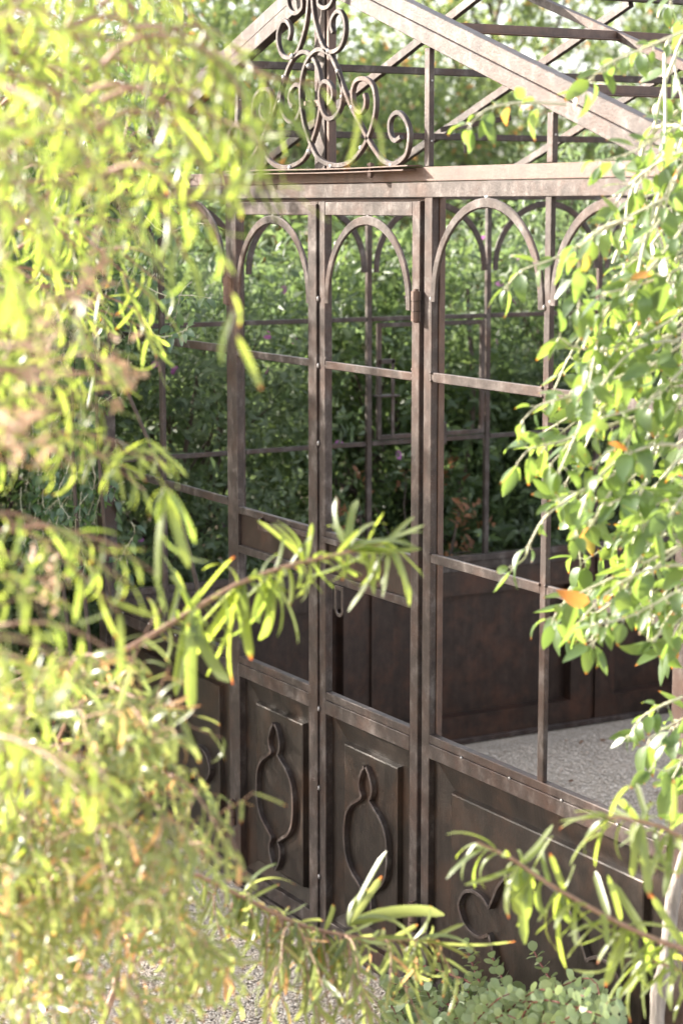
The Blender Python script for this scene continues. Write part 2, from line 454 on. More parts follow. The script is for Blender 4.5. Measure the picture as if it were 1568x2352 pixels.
# arches
def arch_path(xc, R, zc, foot=.012, n=26):
    p = [(xc - R, zc - foot)]
    p += [(xc - R * math.cos(t), zc + R * math.sin(t)) for t in np.linspace(0, math.pi, n)]
    p += [(xc + R, zc - foot)]
    return p
def arch(x0, x1, apex, parent, y0=-.004, y1=.004, th=.0235):
    xc, R = (x0 + x1) / 2, (x1 - x0) / 2 - th / 2
    zc = apex - th / 2 - R
    o = band('arch', arch_path(xc, R, zc), th, y0, y1, IRON, parent)
    bm = bmesh.new()
    bmesh.ops.create_icosphere(bm, subdivisions=1, radius=.009, matrix=Matrix.Translation((xc, .002, apex + .001)) @ Matrix.Diagonal((1.3, .7, .7, 1)))
    for xx in (x0, x1):
        bmesh.ops.create_icosphere(bm, subdivisions=1, radius=.006, matrix=Matrix.Translation((xx, -.001, zc - .006)) @ Matrix.Diagonal((.7, .7, 1.3, 1)))
    mesh_obj('weld_bead', bm, WELD, parent, True)
    return o
for x0, x1 in ((.540, 1.0045), (1.0265, 1.468), (-1.003, -.555), (-1.468, -1.025)):
    arch(x0, x1, 1.9985, GH)
# pressed sheet panels: outer edge, slope back, lip forward, plateau
def kick_panel(x0, x1, z0, z1, ix, iz0, iz1, parent, ya=.018, yb=.026, yc=.012, name='kick_panel'):
    bm = bmesh.new()
    def loop(a, b, c, d, y): return [bm.verts.new(p) for p in ((a, y, c), (b, y, c), (b, y, d), (a, y, d))]
    A = loop(x0, x1, z0, z1, ya); B = loop(x0 + ix - .004, x1 - ix + .004, iz0 - .004, iz1 + .004, yb)
    C = loop(x0 + ix, x1 - ix, iz0, iz1, yc); D = loop(x0 + ix + .003, x1 - ix - .003, iz0 + .003, iz1 - .003, yc - .0015)
    for P, Q in ((A, B), (B, C), (C, D)):
        for i in range(4): bm.faces.new((P[i], P[(i + 1) % 4], Q[(i + 1) % 4], Q[i]))
    bm.faces.new(D)
    bmesh.ops.recalc_face_normals(bm, faces=bm.faces)
    g = bmesh.ops.solidify(bm, geom=bm.faces[:], thickness=.0015)
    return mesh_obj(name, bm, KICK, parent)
def mould(path, parent, y0, y1, th=.009):
    return band('moulding', smooth_path(path, 5), th, y0, y1, IRON, parent)
def oval_side(xc, zc, s):
    half = [(.004, .212), (.020, .194), (.033, .164), (.030, .142), (.021, .127), (.040, .112), (.076, .090), (.100, .060), (.109, .025), (.110, 0)]
    h = [(xc + s * a, zc + b) for a, b in half]
    return h + [(xc + s * a, zc - b) for a, b in half[-2::-1]]
# side panels with a scalloped frame
def scallop(xc, zc, parent):
    q = [(-.325, 0), (-.318, .018), (-.296, .042), (-.262, .053), (-.225, .050), (-.193, .033)]
    q2 = [(-.193, .033), (-.178, .058), (-.158, .094), (-.118, .133), (-.062, .157), (0, .165)]
    def full(sx, sz):
        return [(xc + sx * a, zc + sz * b) for a, b in q], [(xc + sx * a, zc + sz * b) for a, b in q2]
    for sz in (1, -1):
        L, Lb = full(-1, sz); R, Rb = full(1, sz)
        # mirrored halves: outer lobes and the big middle arch
        mould(full(1, sz)[0], parent, -.006, .012); mould(full(-1, sz)[0], parent, -.006, .012)
        mould(Rb + Lb[::-1][1:], parent, -.006, .012)
for x0, x1, xc in ((.5425, 1.4695, 1.012), (-1.4695, -.5575, -1.012)):
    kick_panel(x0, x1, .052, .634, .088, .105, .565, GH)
    scallop(xc, .302, GH)

# doors ----------------------------------------------------------------
def door_leaf(x0, x1, hinge_side, strip):
    D = empty('door_leaf', ((x0 + x1) / 2, 0, 0), GH)
    D['label'] = 'door leaf with the latch plate, hinged on the sidelight side' if hinge_side > 0 else 'door leaf with the crescent pull, hinged on the far side'
    off = -(x0 + x1) / 2
    class Sub: pass
    def B(name, *a, mat=IRON, bev=.0016):
        o = box(name, *a, mat, D, bev); o.location.x = off; return o
    sw = .036
    B('stile', x0, x0 + sw, -.004, .018, .014, 1.991)
    B('stile', x1 - sw, x1, -.004, .018, .014, 1.991)
    xa, xb = x0 + sw + .0003, x1 - sw - .0003
    B('top_rail', xa, xb, -.0035, .0175, 1.956, 1.990)
    B('rail', xa, xb, -.003, .010, 1.559, 1.579)
    B('rail', xa, xb, -.003, .014, 1.1085, 1.129)
    B('rail', xa, xb, -.003, .014, .995, 1.0175)
    B('lock_plate', xa, xb, .0065, .009, 1.0178, 1.1082, mat=PANEL, bev=.0005)
    B('rail', xa, xb, -.003, .018, .671, .6925)
    B('rail', xa, xb, -.005, .016, .632, .6702)
    B('rail', xa, xb, -.003, .018, .014, .055)
    o = arch(xa + .001, xb - .001, 1.9555, D, -.0075, .0005)
    for c in D.children:
        if c.name.startswith(('arch', 'weld')): c.location.x = off
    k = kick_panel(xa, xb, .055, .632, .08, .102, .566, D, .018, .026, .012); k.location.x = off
    for s in (-1, 1):
        m = mould(oval_side((xa + xb) / 2 - .004, .325, s), D, -.006, .012); m.location.x = off
    # door stop / rebate behind the stiles
    B('door_stop', x0 + .004 if hinge_side < 0 else x1 - .012, x0 + .012 if hinge_side < 0 else x1 - .004, .0183, .03, .02, 1.985, mat=RUST)
    # hinges: three knuckles on a pin
    hx = x0 - .002 if hinge_side < 0 else x1 - .002
    for z in (1.742, .213):
        bm = bmesh.new()
        for j in range(3):
            zz = z - .036 + j * .0245
            add_cyl(bm, (hx, -.013, zz), (hx, -.013, zz + .023), .0118 if j != 1 else .0112, 14)
        add_cyl(bm, (hx, -.013, z - .04), (hx, -.013, z + .041), .006, 8)
        o = mesh_obj('hinge', bm, RUST, D, False); o.location.x = off
    return D, off, xa, xb
DL, offL, La, Lb = door_leaf(-.5205, -.0105, -1, False)
DR, offR, Ra, Rb = door_leaf(-.0085, .4935, 1, True)
o = box('cover_strip', -.052, -.006, -.011, -.0045, .02, 1.985, IRON, DL); o.location.x = offL
for z in (1.74, 1.565, 1.36, .64, .42, .17):
    bm = bmesh.new(); bmesh.ops.create_icosphere(bm, subdivisions=1, radius=.007, matrix=Matrix.Translation((-.003, -.007, z)) @ Matrix.Diagonal((.6, .6, 1.2, 1)))
    o = mesh_obj('weld_bead', bm, WELD, DL, True); o.location.x = offL
# crescent pulls: a bowed flat strap on each lock rail
for D, off, xa, xb, xh in ((DL, offL, -.33, -.17, -.06), (DR, offR, .15, .33, .02)):
    n = 14
    bm = bmesh.new()
    pts = [(xa + (xb - xa) * t, -.004 - .045 * math.sin(math.pi * t) ** .8) for t in np.linspace(0, 1, n)]
    P = np.array(pts); T = np.gradient(P, axis=0); T /= np.linalg.norm(T, axis=1)[:, None]; N = np.stack([-T[:, 1], T[:, 0]], 1)
    rings = []
    for p, nn in zip(P, N):
        a, b = p + nn * .002, p - nn * .002
        rings.append([bm.verts.new((a[0], a[1], 1.118)), bm.verts.new((b[0], b[1], 1.118)), bm.verts.new((b[0], b[1], 1.095)), bm.verts.new((a[0], a[1], 1.095))])
    for a, b in zip(rings[:-1], rings[1:]):
        for i in range(4): bm.faces.new((a[i], a[(i + 1) % 4], b[(i + 1) % 4], b[i]))
    bm.faces.new(rings[0]); bm.faces.new(rings[-1][::-1])
    bmesh.ops.recalc_face_normals(bm, faces=bm.faces)
    add_box(bm, min(xb, xh), max(xb, xh), -.012, -.006, 1.100, 1.114, .001) if D is DL else add_box(bm, xh, xa, -.012, -.006, 1.100, 1.114, .001)
    o = mesh_obj('pull_handle', bm, IRON, D); o.location.x = off
# hasp with a long slot under the lock rail of the right leaf
bm = bmesh.new()
hp = [(.095, .995)] + [(.1125 - .0175 * math.cos(t), .935 - .0175 * math.sin(t)) for t in np.linspace(0, math.pi, 9)] + [(.130, .995)]
add_band(bm, smooth_path(hp, 3), .010, -.012, -.008)
add_band(bm, [(.098, .99), (.127, .99)], .012, -.0125, -.0075)
bmesh.ops.recalc_face_normals(bm, faces=bm.faces)
o = mesh_obj('hasp', bm, IRON, DR); o.location.x = offR
# threshold and the stop behind the door heads
box('door_stop', -.522, .506, .0195, .034, 1.968, 1.9985, RUST, GH)
box('threshold', -.522, .506, -.012, .03, .0, .0125, IRON, GH)

# scroll ornament -------------------------------------------------------
OR = empty('scroll_ornament', (0, -.02, 2.07), GH)
OR['label'] = 'symmetrical crest of bent iron scrolls bolted above the doors'
def orn(o):
    o.location = (0, .02, -2.07); return o
bands = {
 'A': [(0.439,2.143),(0.412,2.135),(0.39,2.151),(0.387,2.179),(0.403,2.196),(0.43,2.2),(0.461,2.181),(0.478,2.149),(0.466,2.104),(0.431,2.084),(0.395,2.080),(0.354,2.09),(0.318,2.114),(0.281,2.145),(0.215,2.21),(0.171,2.261),(0.133,2.313)],
 'B': [(0.088,2.237),(0.106,2.25),(0.106,2.272),(0.084,2.289),(0.059,2.291),(0.041,2.273),(0.043,2.239),(0.063,2.209),(0.088,2.198),(0.123,2.205),(0.152,2.234),(0.155,2.276),(0.133,2.315),(0.098,2.353),(0.064,2.369),(0.024,2.373),(-0.017,2.357),(-0.048,2.323),(-0.062,2.277),(-0.057,2.228),(-0.038,2.179),(-0.003,2.132),(0.025,2.105),(0.068,2.089),(0.132,2.081),(0.196,2.089),(0.253,2.118),(0.294,2.159),(0.319,2.209),(0.317,2.25),(0.299,2.276),(0.261,2.289),(0.224,2.285),(0.207,2.26),(0.214,2.227),(0.243,2.208),(0.267,2.218),(0.273,2.238),(0.266,2.252)],
 'D': [(0.11,2.41),(0.101,2.426),(0.104,2.444),(0.126,2.459),(0.149,2.457),(0.169,2.434),(0.169,2.402),(0.147,2.373),(0.103,2.363),(0.064,2.376),(0.028,2.422),(0.008,2.472),(0.004,2.521),(.02,2.58),(.06,2.61)],
 'E': [(.045,2.53),(0.034,2.492),(0.049,2.478),(0.074,2.474),(0.099,2.482),(0.115,2.505),(.118,2.55),(.085,2.58),(.055,2.565),(.06,2.545)],
}
for i, (k, pts) in enumerate(bands.items()):
    for s in (1, -1):
        yo = -.004 if s > 0 else 0
        orn(band('scroll', smooth_path([(s * (a + .011) - .011, b) for a, b in pts], 5), .0118, -.025 + yo, -.013 + yo, IRON, OR))
bm = bmesh.new()
for s in (1, -1):
    for x, z in ((.25, 2.121), (.133, 2.314), (.085, 2.366), (.205, 2.222), (.395, 2.077), (.1, 2.079), (.155, 2.25)):
        bmesh.ops.create_icosphere(bm, subdivisions=1, radius=.0085, matrix=Matrix.Translation((s * (x + .011) - .011, -.026, z)) @ Matrix.Diagonal((1, .6, 1, 1)))
for z in (2.119, 2.335): bmesh.ops.create_icosphere(bm, subdivisions=1, radius=.0085, matrix=Matrix.Translation((-.011, -.028, z)))
orn(mesh_obj('weld_bead', bm, WELD, OR, True))
def ledge(z0, z1, amp, x0, x1, y0, y1):
    bm = bmesh.new(); n = 16; R = []
    for t in np.linspace(0, 1, n):
        x = x0 + (x1 - x0) * t; dz = amp * math.sin(t * 6.5 + .4)
        R.append([bm.verts.new((x, y, z + dz)) for y, z in ((y0, z0), (y1, z0), (y1, z1), (y0, z1))])
    for a, b in zip(R[:-1], R[1:]):
        for i in range(4): bm.faces.new((a[i], a[(i + 1) % 4], b[(i + 1) % 4], b[i]))
    bm.faces.new(R[0]); bm.faces.new(R[-1][::-1])
    bmesh.ops.recalc_face_normals(bm, faces=bm.faces)
    return orn(mesh_obj('base_strip', bm, RUST, OR))
ledge(2.0722, 2.0752, .0015, -.50, .492, -.040, .004)
ledge(2.063, 2.0655, .001, -.50, .470, -.038, -.0015)
for x in (-.29, .305):
    bm = bmesh.new()
    add_cyl(bm, (x, -.03, 2.048), (x, -.03, 2.085), .0045, 8)
    add_cyl(bm, (x, -.03, 2.077), (x, -.03, 2.083), .010, 6); add_cyl(bm, (x, -.03, 2.051), (x, -.03, 2.061), .009, 6)
    orn(mesh_obj('bolt', bm, RUST, OR))
bm = bmesh.new(); add_box(bm, -.05, .02, -.012, -.006, 2.232, 2.25); add_cyl(bm, (-.022, -.035, 2.241), (-.022, .01, 2.241), .006, 8); add_cyl(bm, (-.022, -.022, 2.241), (-.022, -.012, 2.241), .011, 6)
orn(mesh_obj('clamp', bm, RUST, OR))

# side walls -------------------------------------------------------------
def side_wall(sx, detail):
    X = sx * W2
    xi = X - sx * .002                       # inner face
    def BX(name, d0, d1, y0, y1, z0, z1, mat=IRON, bev=.0014):   # d measured inward from xi
        a, b = xi - sx * d0, xi - sx * d1
        return box(name, min(a, b), max(a, b), y0, y1, z0, z1, mat, GH, bev)
    ys = [.025 + .5 * k for k in range(8)]
    BX('eave_beam', -.03, .006, .046, LEN, 2.002, 2.062)
    for k, y in enumerate(ys[1:-1]):
        BX('mullion', -.012, .006, y - .0095, y + .0095, .70, 2.0)
    BX('sill_rail', -.012, .020, .046, LEN, .69, .712)
    BX('sill_rail', -.010, .008, .046, LEN, .655, .6885)
    for k in range(7):
        yA = ys[k] + .0125 + (.03 if k == 0 else 0)
        y0, y1 = ys[k] + .0125 + (.03 if k == 0 else 0), ys[k + 1] - .0125
        for z0, z1 in ((1.139, 1.155), (1.579, 1.595)):
            BX('rail', -.010, .005, y0, y1, z0, z1)
        R = (y1 - y0) / 2 - .012
        band('arch', arch_path((y0 + y1) / 2, R, 2.0 - .012 - R), .0235, min(xi - sx * .0045, xi - sx * .012), max(xi - sx * .0045, xi - sx * .012), IRON, GH, axis='x')
        if k % 2: continue
        y0, y1 = yA, (ys[k + 2] if k < 6 else ys[7]) - .0125
        # dado sheet: flat flange with a field pressed outward
        bm = bmesh.new()
        fl = .09
        def loop(a, b, c, d, dd): return [bm.verts.new((xi - sx * dd, p, q)) for p, q in ((a, c), (b, c), (b, d), (a, d))]
        A = loop(y0, y1, .0, .655, .0); B = loop(y0 + fl, y1 - fl, .105, .565, .0); C = loop(y0 + fl + .004, y1 - fl - .004, .109, .561, -.042)
        for P, Q in ((A, B), (B, C)):
            for i in range(4): bm.faces.new((P[i], P[(i + 1) % 4], Q[(i + 1) % 4], Q[i]))
        bm.faces.new(C)
        bmesh.ops.recalc_face_normals(bm, faces=bm.faces)
        bmesh.ops.solidify(bm, geom=bm.faces[:], thickness=.0015)
        mesh_obj('dado_panel', bm, PANEL, GH)
    for y in ys[2:-1:2]:
        BX('dado_post', -.022, -.008, y - .03, y + .03, .0, .654, PANEL)
    BX('base_rail', -.012, .010, .046, LEN, .0, .02)
    if detail:   # hinged opening light in one bay
        ya, yb, za, zb = 1.052, 1.503, 1.1605, 1.5735
        H = empty('opening_light', (xi, (ya + yb) / 2, za), GH)
        H['label'] = 'small hinged window frame with a peg stay'
        def HB(name, d0, d1, y0, y1, z0, z1):
            a, b = xi - sx * d0, xi - sx * d1
            o = box(name, min(a, b), max(a, b), y0, y1, z0, z1, IRON, H); o.location = (-xi, -(ya + yb) / 2, -za); return o
        HB('frame_bar', .001, .017, ya, ya + .016, za, zb); HB('frame_bar', .001, .017, yb - .016, yb, za, zb)
        HB('frame_bar', .001, .017, ya + .0163, yb - .0163, za, za + .016); HB('frame_bar', .001, .017, ya + .0163, yb - .0163, zb - .016, zb)
        HB('stay_bar', .030, .036, ya + .045, ya + .058, za + .012, za + .285)
        HB('stay_bar', .014, .036, ya + .005, ya + .060, za + .27, za + .286)
        HB('peg', .0, .044, ya - .012, ya + .075, za + .153, za + .160)
        HB('latch', .018, .03, yb - .20, yb - .17, za - .03, za + .05)
side_wall(-1, True)
side_wall(1, False)

# roof --------------------------------------------------------------------
Z0 = 2.548
for y in (.5, 1.0, 1.5, 2.0, 2.5, 3.0):
    beam('rafter', (-1.5, y, Z0 - 1.5 * S), (-.012, y, Z0 - .012 * S), .017, .025, IRON, GH, (0, 1, 0))
for y in (.63, 1.9, 2.7):
    beam('rafter', (1.5, y, Z0 - 1.5 * S), (.012, y, Z0 - .012 * S), .020, .022, IRON, GH, (0, 1, 0))
for x in (-.455, -.95):
    beam('purlin', (x, .032, Z0 + x * S - .028), (x, LEN, Z0 + x * S - .028), .022, .020, IRON, GH)
for x in (.42, .93):
    beam('purlin', (x, .032, Z0 - x * S + .002), (x, LEN, Z0 - x * S + .002), .010, .020, RUST, GH)
    beam('purlin', (x + .008, .032, Z0 - x * S - .0105), (x + .008, LEN, Z0 - x * S - .0105), .022, .004, RUST, GH)
beam('ridge_beam', (0, .036, 2.57), (0, LEN, 2.57), .03, .05, IRON, GH)
for sgn in (-1, 1):
    beam('rafter', (sgn * 1.5, LEN, Z0 - 1.5 * S), (sgn * .016, LEN, Z0), .03, .05, IRON, GH, (0, 1, 0))
# vent stay hanging under the far slope
VS = [(-.64, 1.03, 2.325), (-.64, 1.03, 2.25), (-.78, .86, 2.215)]
bm = bmesh.new()
for a, b in zip(VS[:-1], VS[1:]): add_beam(bm, a, b, .008, .016, None, 0)
mesh_obj('vent_stay', bm, IRON, GH)
box('vent_catch', -.957, -.943, 1.02, 1.12, 2.1925, 2.213, IRON, GH)
box('vent_catch', -.956, -.944, 1.06, 1.075, 2.150, 2.192, IRON, GH)
# back wall (a plain continuation of the frame)
for x in (-1.0, -.5, 0, .5, 1.0):
    box('mullion', x - .012, x + .012, LEN, LEN + .015, .70, 2.0, IRON, GH)
box('header_beam', -1.5, 1.5, LEN - .005, LEN + .03, 2.002, 2.062, IRON, GH)
for sx in (-1, 1): box('corner_post', sx * 1.5 - .03, sx * 1.5 + .03, LEN + .001, LEN + .046, .0, 2.0, IRON, GH)
box('dado_panel', -1.47, 1.47, LEN + .002, LEN + .008, .0, .70, PANEL, GH)

# ------------------------------------------------------------------ leaves
def leaf_shape(profile, fold=.25, curl=.3, nseg=5, tri=False):
    """unit leaf along +Y, upper side +Z. profile: half width at t. curl: droop of the tip. Returns verts, quads, v-coordinate per vertex"""
    V, W = [], []
    y = z = 0.0
    for i in range(nseg + 1):
        t = i / nseg
        if i:
            a = -curl * (t - .5 / nseg) * 1.6
            y += math.cos(a) / nseg; z += math.sin(a) / nseg
        h = profile(t)
        V += [(-h, y, z + fold * h), (0, y, z), (h, y, z + fold * h)]
        W += [t] * 3
    F = []
    for i in range(nseg):
        a = i * 3
        F += [(a, a + 1, a + 4, a + 3), (a + 1, a + 2, a + 5, a + 4)]
    return np.array(V), np.array(F), np.array(W)
def prof_narrow(t): return .066 * max(.12, min(1, 4.5 * t + .15, (1 - t) * 6 + .22)) * (1 - .15 * t)
def prof_ovate(t): return .22 * (max(0, math.sin(math.pi * min(1, t ** .72))) ** .8) + .008
def prof_round(t): return .44 * math.sqrt(max(0, 1 - (2 * (t * .98 + .01) - 1) ** 2)) * (.75 + .35 * t)
def prof_oblong(t): return .2 * max(0, math.sin(math.pi * min(1, t ** .85))) ** .7 + .01
NARROW = [leaf_shape(prof_narrow, .35, c, 7) for c in (.1, .35, .6, .9, 1.3, -.25)]
OVATE = [leaf_shape(prof_ovate, f, c, 6) for f, c in ((.2, .15), (.4, .5), (.3, .9), (.15, .3), (.5, -.2))]
OVATE_LO = [leaf_shape(prof_ovate, f, c, 3) for f, c in ((.2, .15), (.4, .5), (.3, .9), (.15, .3))]
ROUND = [leaf_shape(prof_round, f, c, 5) for f, c in ((.12, .1), (.2, .3), (.05, -.2))]
OBLONG_LO = [leaf_shape(prof_oblong, f, c, 2) for f, c in ((.3, .3), (.2, .8), (.4, -.2))]
def lozenge(fold, curl):
    V = np.array([(0, 0, 0), (.2, .45, .2 * fold), (0, 1, -curl), (-.2, .45, .2 * fold), (0, .5, 0)], float)
    return V, np.array([(0, 1, 2, 4), (0, 4, 2, 3)]), np.array([0, .45, 1, .45, .5])
LOZENGE = [lozenge(.3, .1), lozenge(.6, .3), lozenge(.1, -.15)]

def frames(D, Nrm):
    """rotation matrices with Y = D and Z close to Nrm; rows are leaves"""
    Y = D / (np.linalg.norm(D, axis=1)[:, None] + 1e-9)
    X = np.cross(Y, Nrm); X /= np.linalg.norm(X, axis=1)[:, None] + 1e-9
    Z = np.cross(X, Y)
    return np.stack([X, Y, Z], 2)
def build_leaves(parent, leaves, shapes, mat, n_obj=300, name='leaf', stuff='foliage'):
    """leaves: dict P (n,3) base, D dir, N normal, L length. the largest in view become objects, the rest one mesh"""
    P, D, N, L = (np.array(leaves[k], float) for k in 'PDNL')
    n = len(P)
    R = frames(D, N)
    kind = RNG.integers(0, len(shapes), n)
    C = P + R[:, :, 1] * L[:, None] * .5
    u, v, z = proj(C)
    inside = (u > 8) & (u < 1560) & (v > 8) & (v < 2344) & (z > .3)
    score = np.where(inside, L / z * (.6 + .4 * np.abs(np.einsum('ij,ij->i', R[:, :, 2], (C - np.array(CAM)) / np.linalg.norm(C - np.array(CAM), axis=1)[:, None]))), 0)
    order = np.argsort(-score)
    pick = [i for i in order[:n_obj] if score[i] > 0]
    ps = set(pick)
    meshes = []
    for k, (sv, sf, sw) in enumerate(shapes):
        me = bpy.data.meshes.new(name)
        me.from_pydata(sv.tolist(), [], sf.tolist())
        uv = me.uv_layers.new(name='UVMap')
        idx = sf.ravel()
        uv.data.foreach_set('uv', np.stack([np.full(len(idx), .37), sw[idx]], 1).astype(np.float32).ravel())
        me.polygons.foreach_set('use_smooth', [True] * len(me.polygons)); me.materials.append(mat)
        meshes.append(me)
    for i in pick:
        o = bpy.data.objects.new(name, meshes[kind[i]])
        m = Matrix([list(R[i][r] * L[i]) + [P[i][r]] for r in range(3)] + [[0, 0, 0, 1]])
        COL.objects.link(o); o.parent = parent
        o.matrix_basis = parent.matrix_basis.inverted() @ m
    rest = np.array([i for i in range(n) if i not in ps])
    if len(rest):
        o = leaf_mesh(stuff, P[rest], R[rest], L[rest], kind[rest], shapes, mat, parent)
        o['kind'] = 'stuff'
        o.matrix_basis = parent.matrix_basis.inverted()
def leaf_mesh(name, P, R, L, kind, shapes, mat, parent):
    VV, FF, UU, WW = [], [], [], []
    off = 0
    for k, (sv, sf, sw) in enumerate(shapes):
        m = np.nonzero(kind == k)[0]
        if not len(m): continue
        V = np.einsum('nij,vj->nvi', R[m], sv) * L[m][:, None, None] + P[m][:, None, :]
        F = sf[None] + (off + np.arange(len(m)) * len(sv))[:, None, None]
        VV.append(V.reshape(-1, 3)); FF.append(F.reshape(-1, sf.shape[1])); off += V.shape[0] * V.shape[1]
        idx = sf.ravel()
        UU.append(np.repeat(RNG.uniform(0, 1, len(m)), len(idx))); WW.append(np.tile(sw[idx], len(m)))
    return tri_mesh(name, np.vstack(VV), np.vstack(FF), mat, np.concatenate(UU), np.concatenate(WW), parent, True)

fl = tri_mesh('fallen_leaf', np.array([(-.02, 0, .006), (0, -.008, .004), (.024, 0, .009), (0, .009, .006)], float) + [-1.26, 1.90, .002], np.array([(0, 1, 2, 3)]), L_RUSTY, np.full(4, .4), np.full(4, .5))
tag(fl, 'single dry brown leaf lying on the gravel inside the greenhouse', 'leaf')
nl = 90
lp = np.stack([np.concatenate([RNG.uniform(-.5, .7, 55), RNG.uniform(-1.4, 1.3, 35)]), np.concatenate([RNG.uniform(-1.0, -.05, 55), RNG.uniform(.1, 2.4, 35)]), np.full(nl, .006)], 1)
lo = leaf_mesh('leaf_litter', lp, frames(np.concatenate([RNG.normal(0, 1, (nl, 2)), RNG.normal(0, .12, (nl, 1))], 1), np.array([0, 0, 1.0]) + RNG.normal(0, .2, (nl, 3))), RNG.uniform(.012, .035, nl), RNG.integers(0, len(OVATE_LO), nl), OVATE_LO, L_RUSTY, None)
tag(lo, 'small dry leaves scattered thinly over the gravel', 'leaves', kind='stuff')
pb = pebbles('gravel', [(-.6, .7, -1.1, -.03, 52000), (-1.35, 1.45, .05, 2.6, 60000)])
tag(pb, kind='stuff')

class Plant:
    def __init__(s, name, loc, label, cat, group=None):
        s.root = empty(name, loc); s.root.matrix_basis = Matrix.Translation(loc)
        tag(s.root, label, cat, group)
        s.lv = {k: [] for k in 'PDNL'}
        s.twigs = []
        s.inv = s.root.matrix_basis.inverted()
    def leaf(s, p, d, n, L):
        s.lv['P'].append(p); s.lv['D'].append(d); s.lv['N'].append(n); s.lv['L'].append(L)
    def twig(s, pts, r0, r1, keep=False, mat=None, name='branch', sides=6):
        rr = np.linspace(r0, r1, len(pts))
        if keep:
            o = tube_obj(name, pts, rr, mat, s.root, sides); o.matrix_basis = s.inv
        else: s.twigs.append((pts, rr))
    def finish(s, shapes, leafmat, twigmat, n_obj=300, twname='twigs', sides=4):
        if s.twigs:
            o = tubes_obj(twname, s.twigs, twigmat, s.root, sides); o.matrix_basis = s.inv; o['kind'] = 'stuff'
        build_leaves(s.root, s.lv, shapes, leafmat, n_obj)
V3 = lambda v: np.array(v, float)
def unit(v): return v / (np.linalg.norm(v) + 1e-9)
def curve(p0, p1, sag=0.0, n=9, wob=.02, lift=None):
    """arching curve from p0 to p1, sag>0 bows upward in the middle"""
    p0, p1 = V3(p0), V3(p1)
    t = np.linspace(0, 1, n)[:, None]
    P = p0 + (p1 - p0) * t
    P[:, 2] += sag * 4 * (t * (1 - t))[:, 0]
    ln = np.linalg.norm(p1 - p0)
    w = RNG.normal(0, wob * ln, 3); w2 = RNG.normal(0, wob * ln, 3)
    P += np.sin(t * math.pi) * w + np.sin(t * 2 * math.pi) * w2 * .6
    return P
def along(P, s):
    seg = np.linalg.norm(np.diff(P, axis=0), axis=1); c = np.concatenate([[0], np.cumsum(seg)])
    q = s * c[-1]; i = min(len(seg) - 1, int(np.searchsorted(c, q, 'right')) - 1)
    f = (q - c[i]) / (seg[i] + 1e-9)
    return P[i] + (P[i + 1] - P[i]) * f, unit(P[i + 1] - P[i])
def leafy(pl, P, n, L, s0=.35, ang=52, droop=.35, jl=.25, whorl=2.4, tipcluster=0):
    """leaves spiral round the twig P from s0 to the tip"""
    a = RNG.uniform(0, 6.28)
    for k in range(n):
        s = s0 + (1 - s0) * (k + RNG.uniform(-.3, .3)) / max(1, n - 1)
        s = min(1, max(0, s))
        p, t = along(P, s)
        a += whorl + RNG.normal(0, .25)
        e = unit(np.cross(t, [.3, .2, .93])); f = np.cross(t, e)
        out = e * math.cos(a) + f * math.sin(a)
        th = rad(ang + RNG.normal(0, 13)) * (1 - .35 * max(0, s - .8) / .2)
        d = unit(t * math.cos(th) + out * math.sin(th) + np.array([0, 0, -1]) * droop * RNG.uniform(.3, 1.5))
        nn = unit(t * .6 + np.array([0, 0, 1.0]) + RNG.normal(0, .35, 3))
        pl.leaf(p, d, nn, L * RNG.uniform(1 - jl, 1 + jl))

# ---- near narrow-leaved shrub on the left ------------------------------
sb = at(-420, 2352, 2.9); sb.z = 0
NS = Plant('narrow_leaved_shrub', (sb.x, sb.y, 0), 'tall blurred shrub with long narrow yellow-green leaves filling the left foreground', 'shrub')
stems = []
for du, dd, top in ((0, 0, -250), (-60, .5, -500), (120, -.45, 300), (40, .9, 100)):
    b = V3((sb.x, sb.y, 0)) + RNG.normal(0, .08, 3) * [1, 1, 0]
    e = V3(at(-260 + du, top, 2.75 + dd))
    c = curve(b, e, 0, 12, .03); stems.append(c)
    NS.twig(c, .022, .008, True, TWIG, 'stem', 8)
def stem_near(p, stems, drop=.15):
    best = None
    for c in stems:
        for i in range(2, len(c)):
            q = c[i]
            cost = np.linalg.norm((q - p) * [1, 1, .8]) + (0 if q[2] < p[2] + .1 else .5) + abs(q[2] - (p[2] - drop)) * .7
            if best is None or cost < best[0]: best = (cost, q)
    return best[1]
def interp(tab, v): return float(np.interp(v, [a for a, b in tab], [b for a, b in tab]))
EDGE_L = [(-100, 520), (0, 500), (200, 500), (330, 560), (430, 500), (560, 400), (800, 400), (1000, 380), (1150, 360), (1250, 380), (1350, 400), (1480, 420), (1600, 400), (1750, 400), (1850, 400), (2400, 380)]
def spray(pl, tip, root, L, n, ang=52, droop=.35, sag=.05, r0=.004, s0=.35, sub=2, wob=.03):
    P = curve(root, tip, sag, 11, wob)
    pl.twig(P, r0, r0 * .3)
    leafy(pl, P, n, L, s0, ang, droop)
    ln = np.linalg.norm(P[-1] - P[0])
    for k in range(sub):
        s = RNG.uniform(.35, .8); p, t = along(P, s)
        d = unit(t + RNG.normal(0, .55, 3) + np.array([0, 0, -.15]))
        q = p + d * RNG.uniform(.10, .20)
        Q = curve(p, q, .015, 7, .05); pl.twig(Q, r0 * .5, r0 * .2)
        leafy(pl, Q, max(6, n // 2), L * .92, .2, ang, droop)
    return P
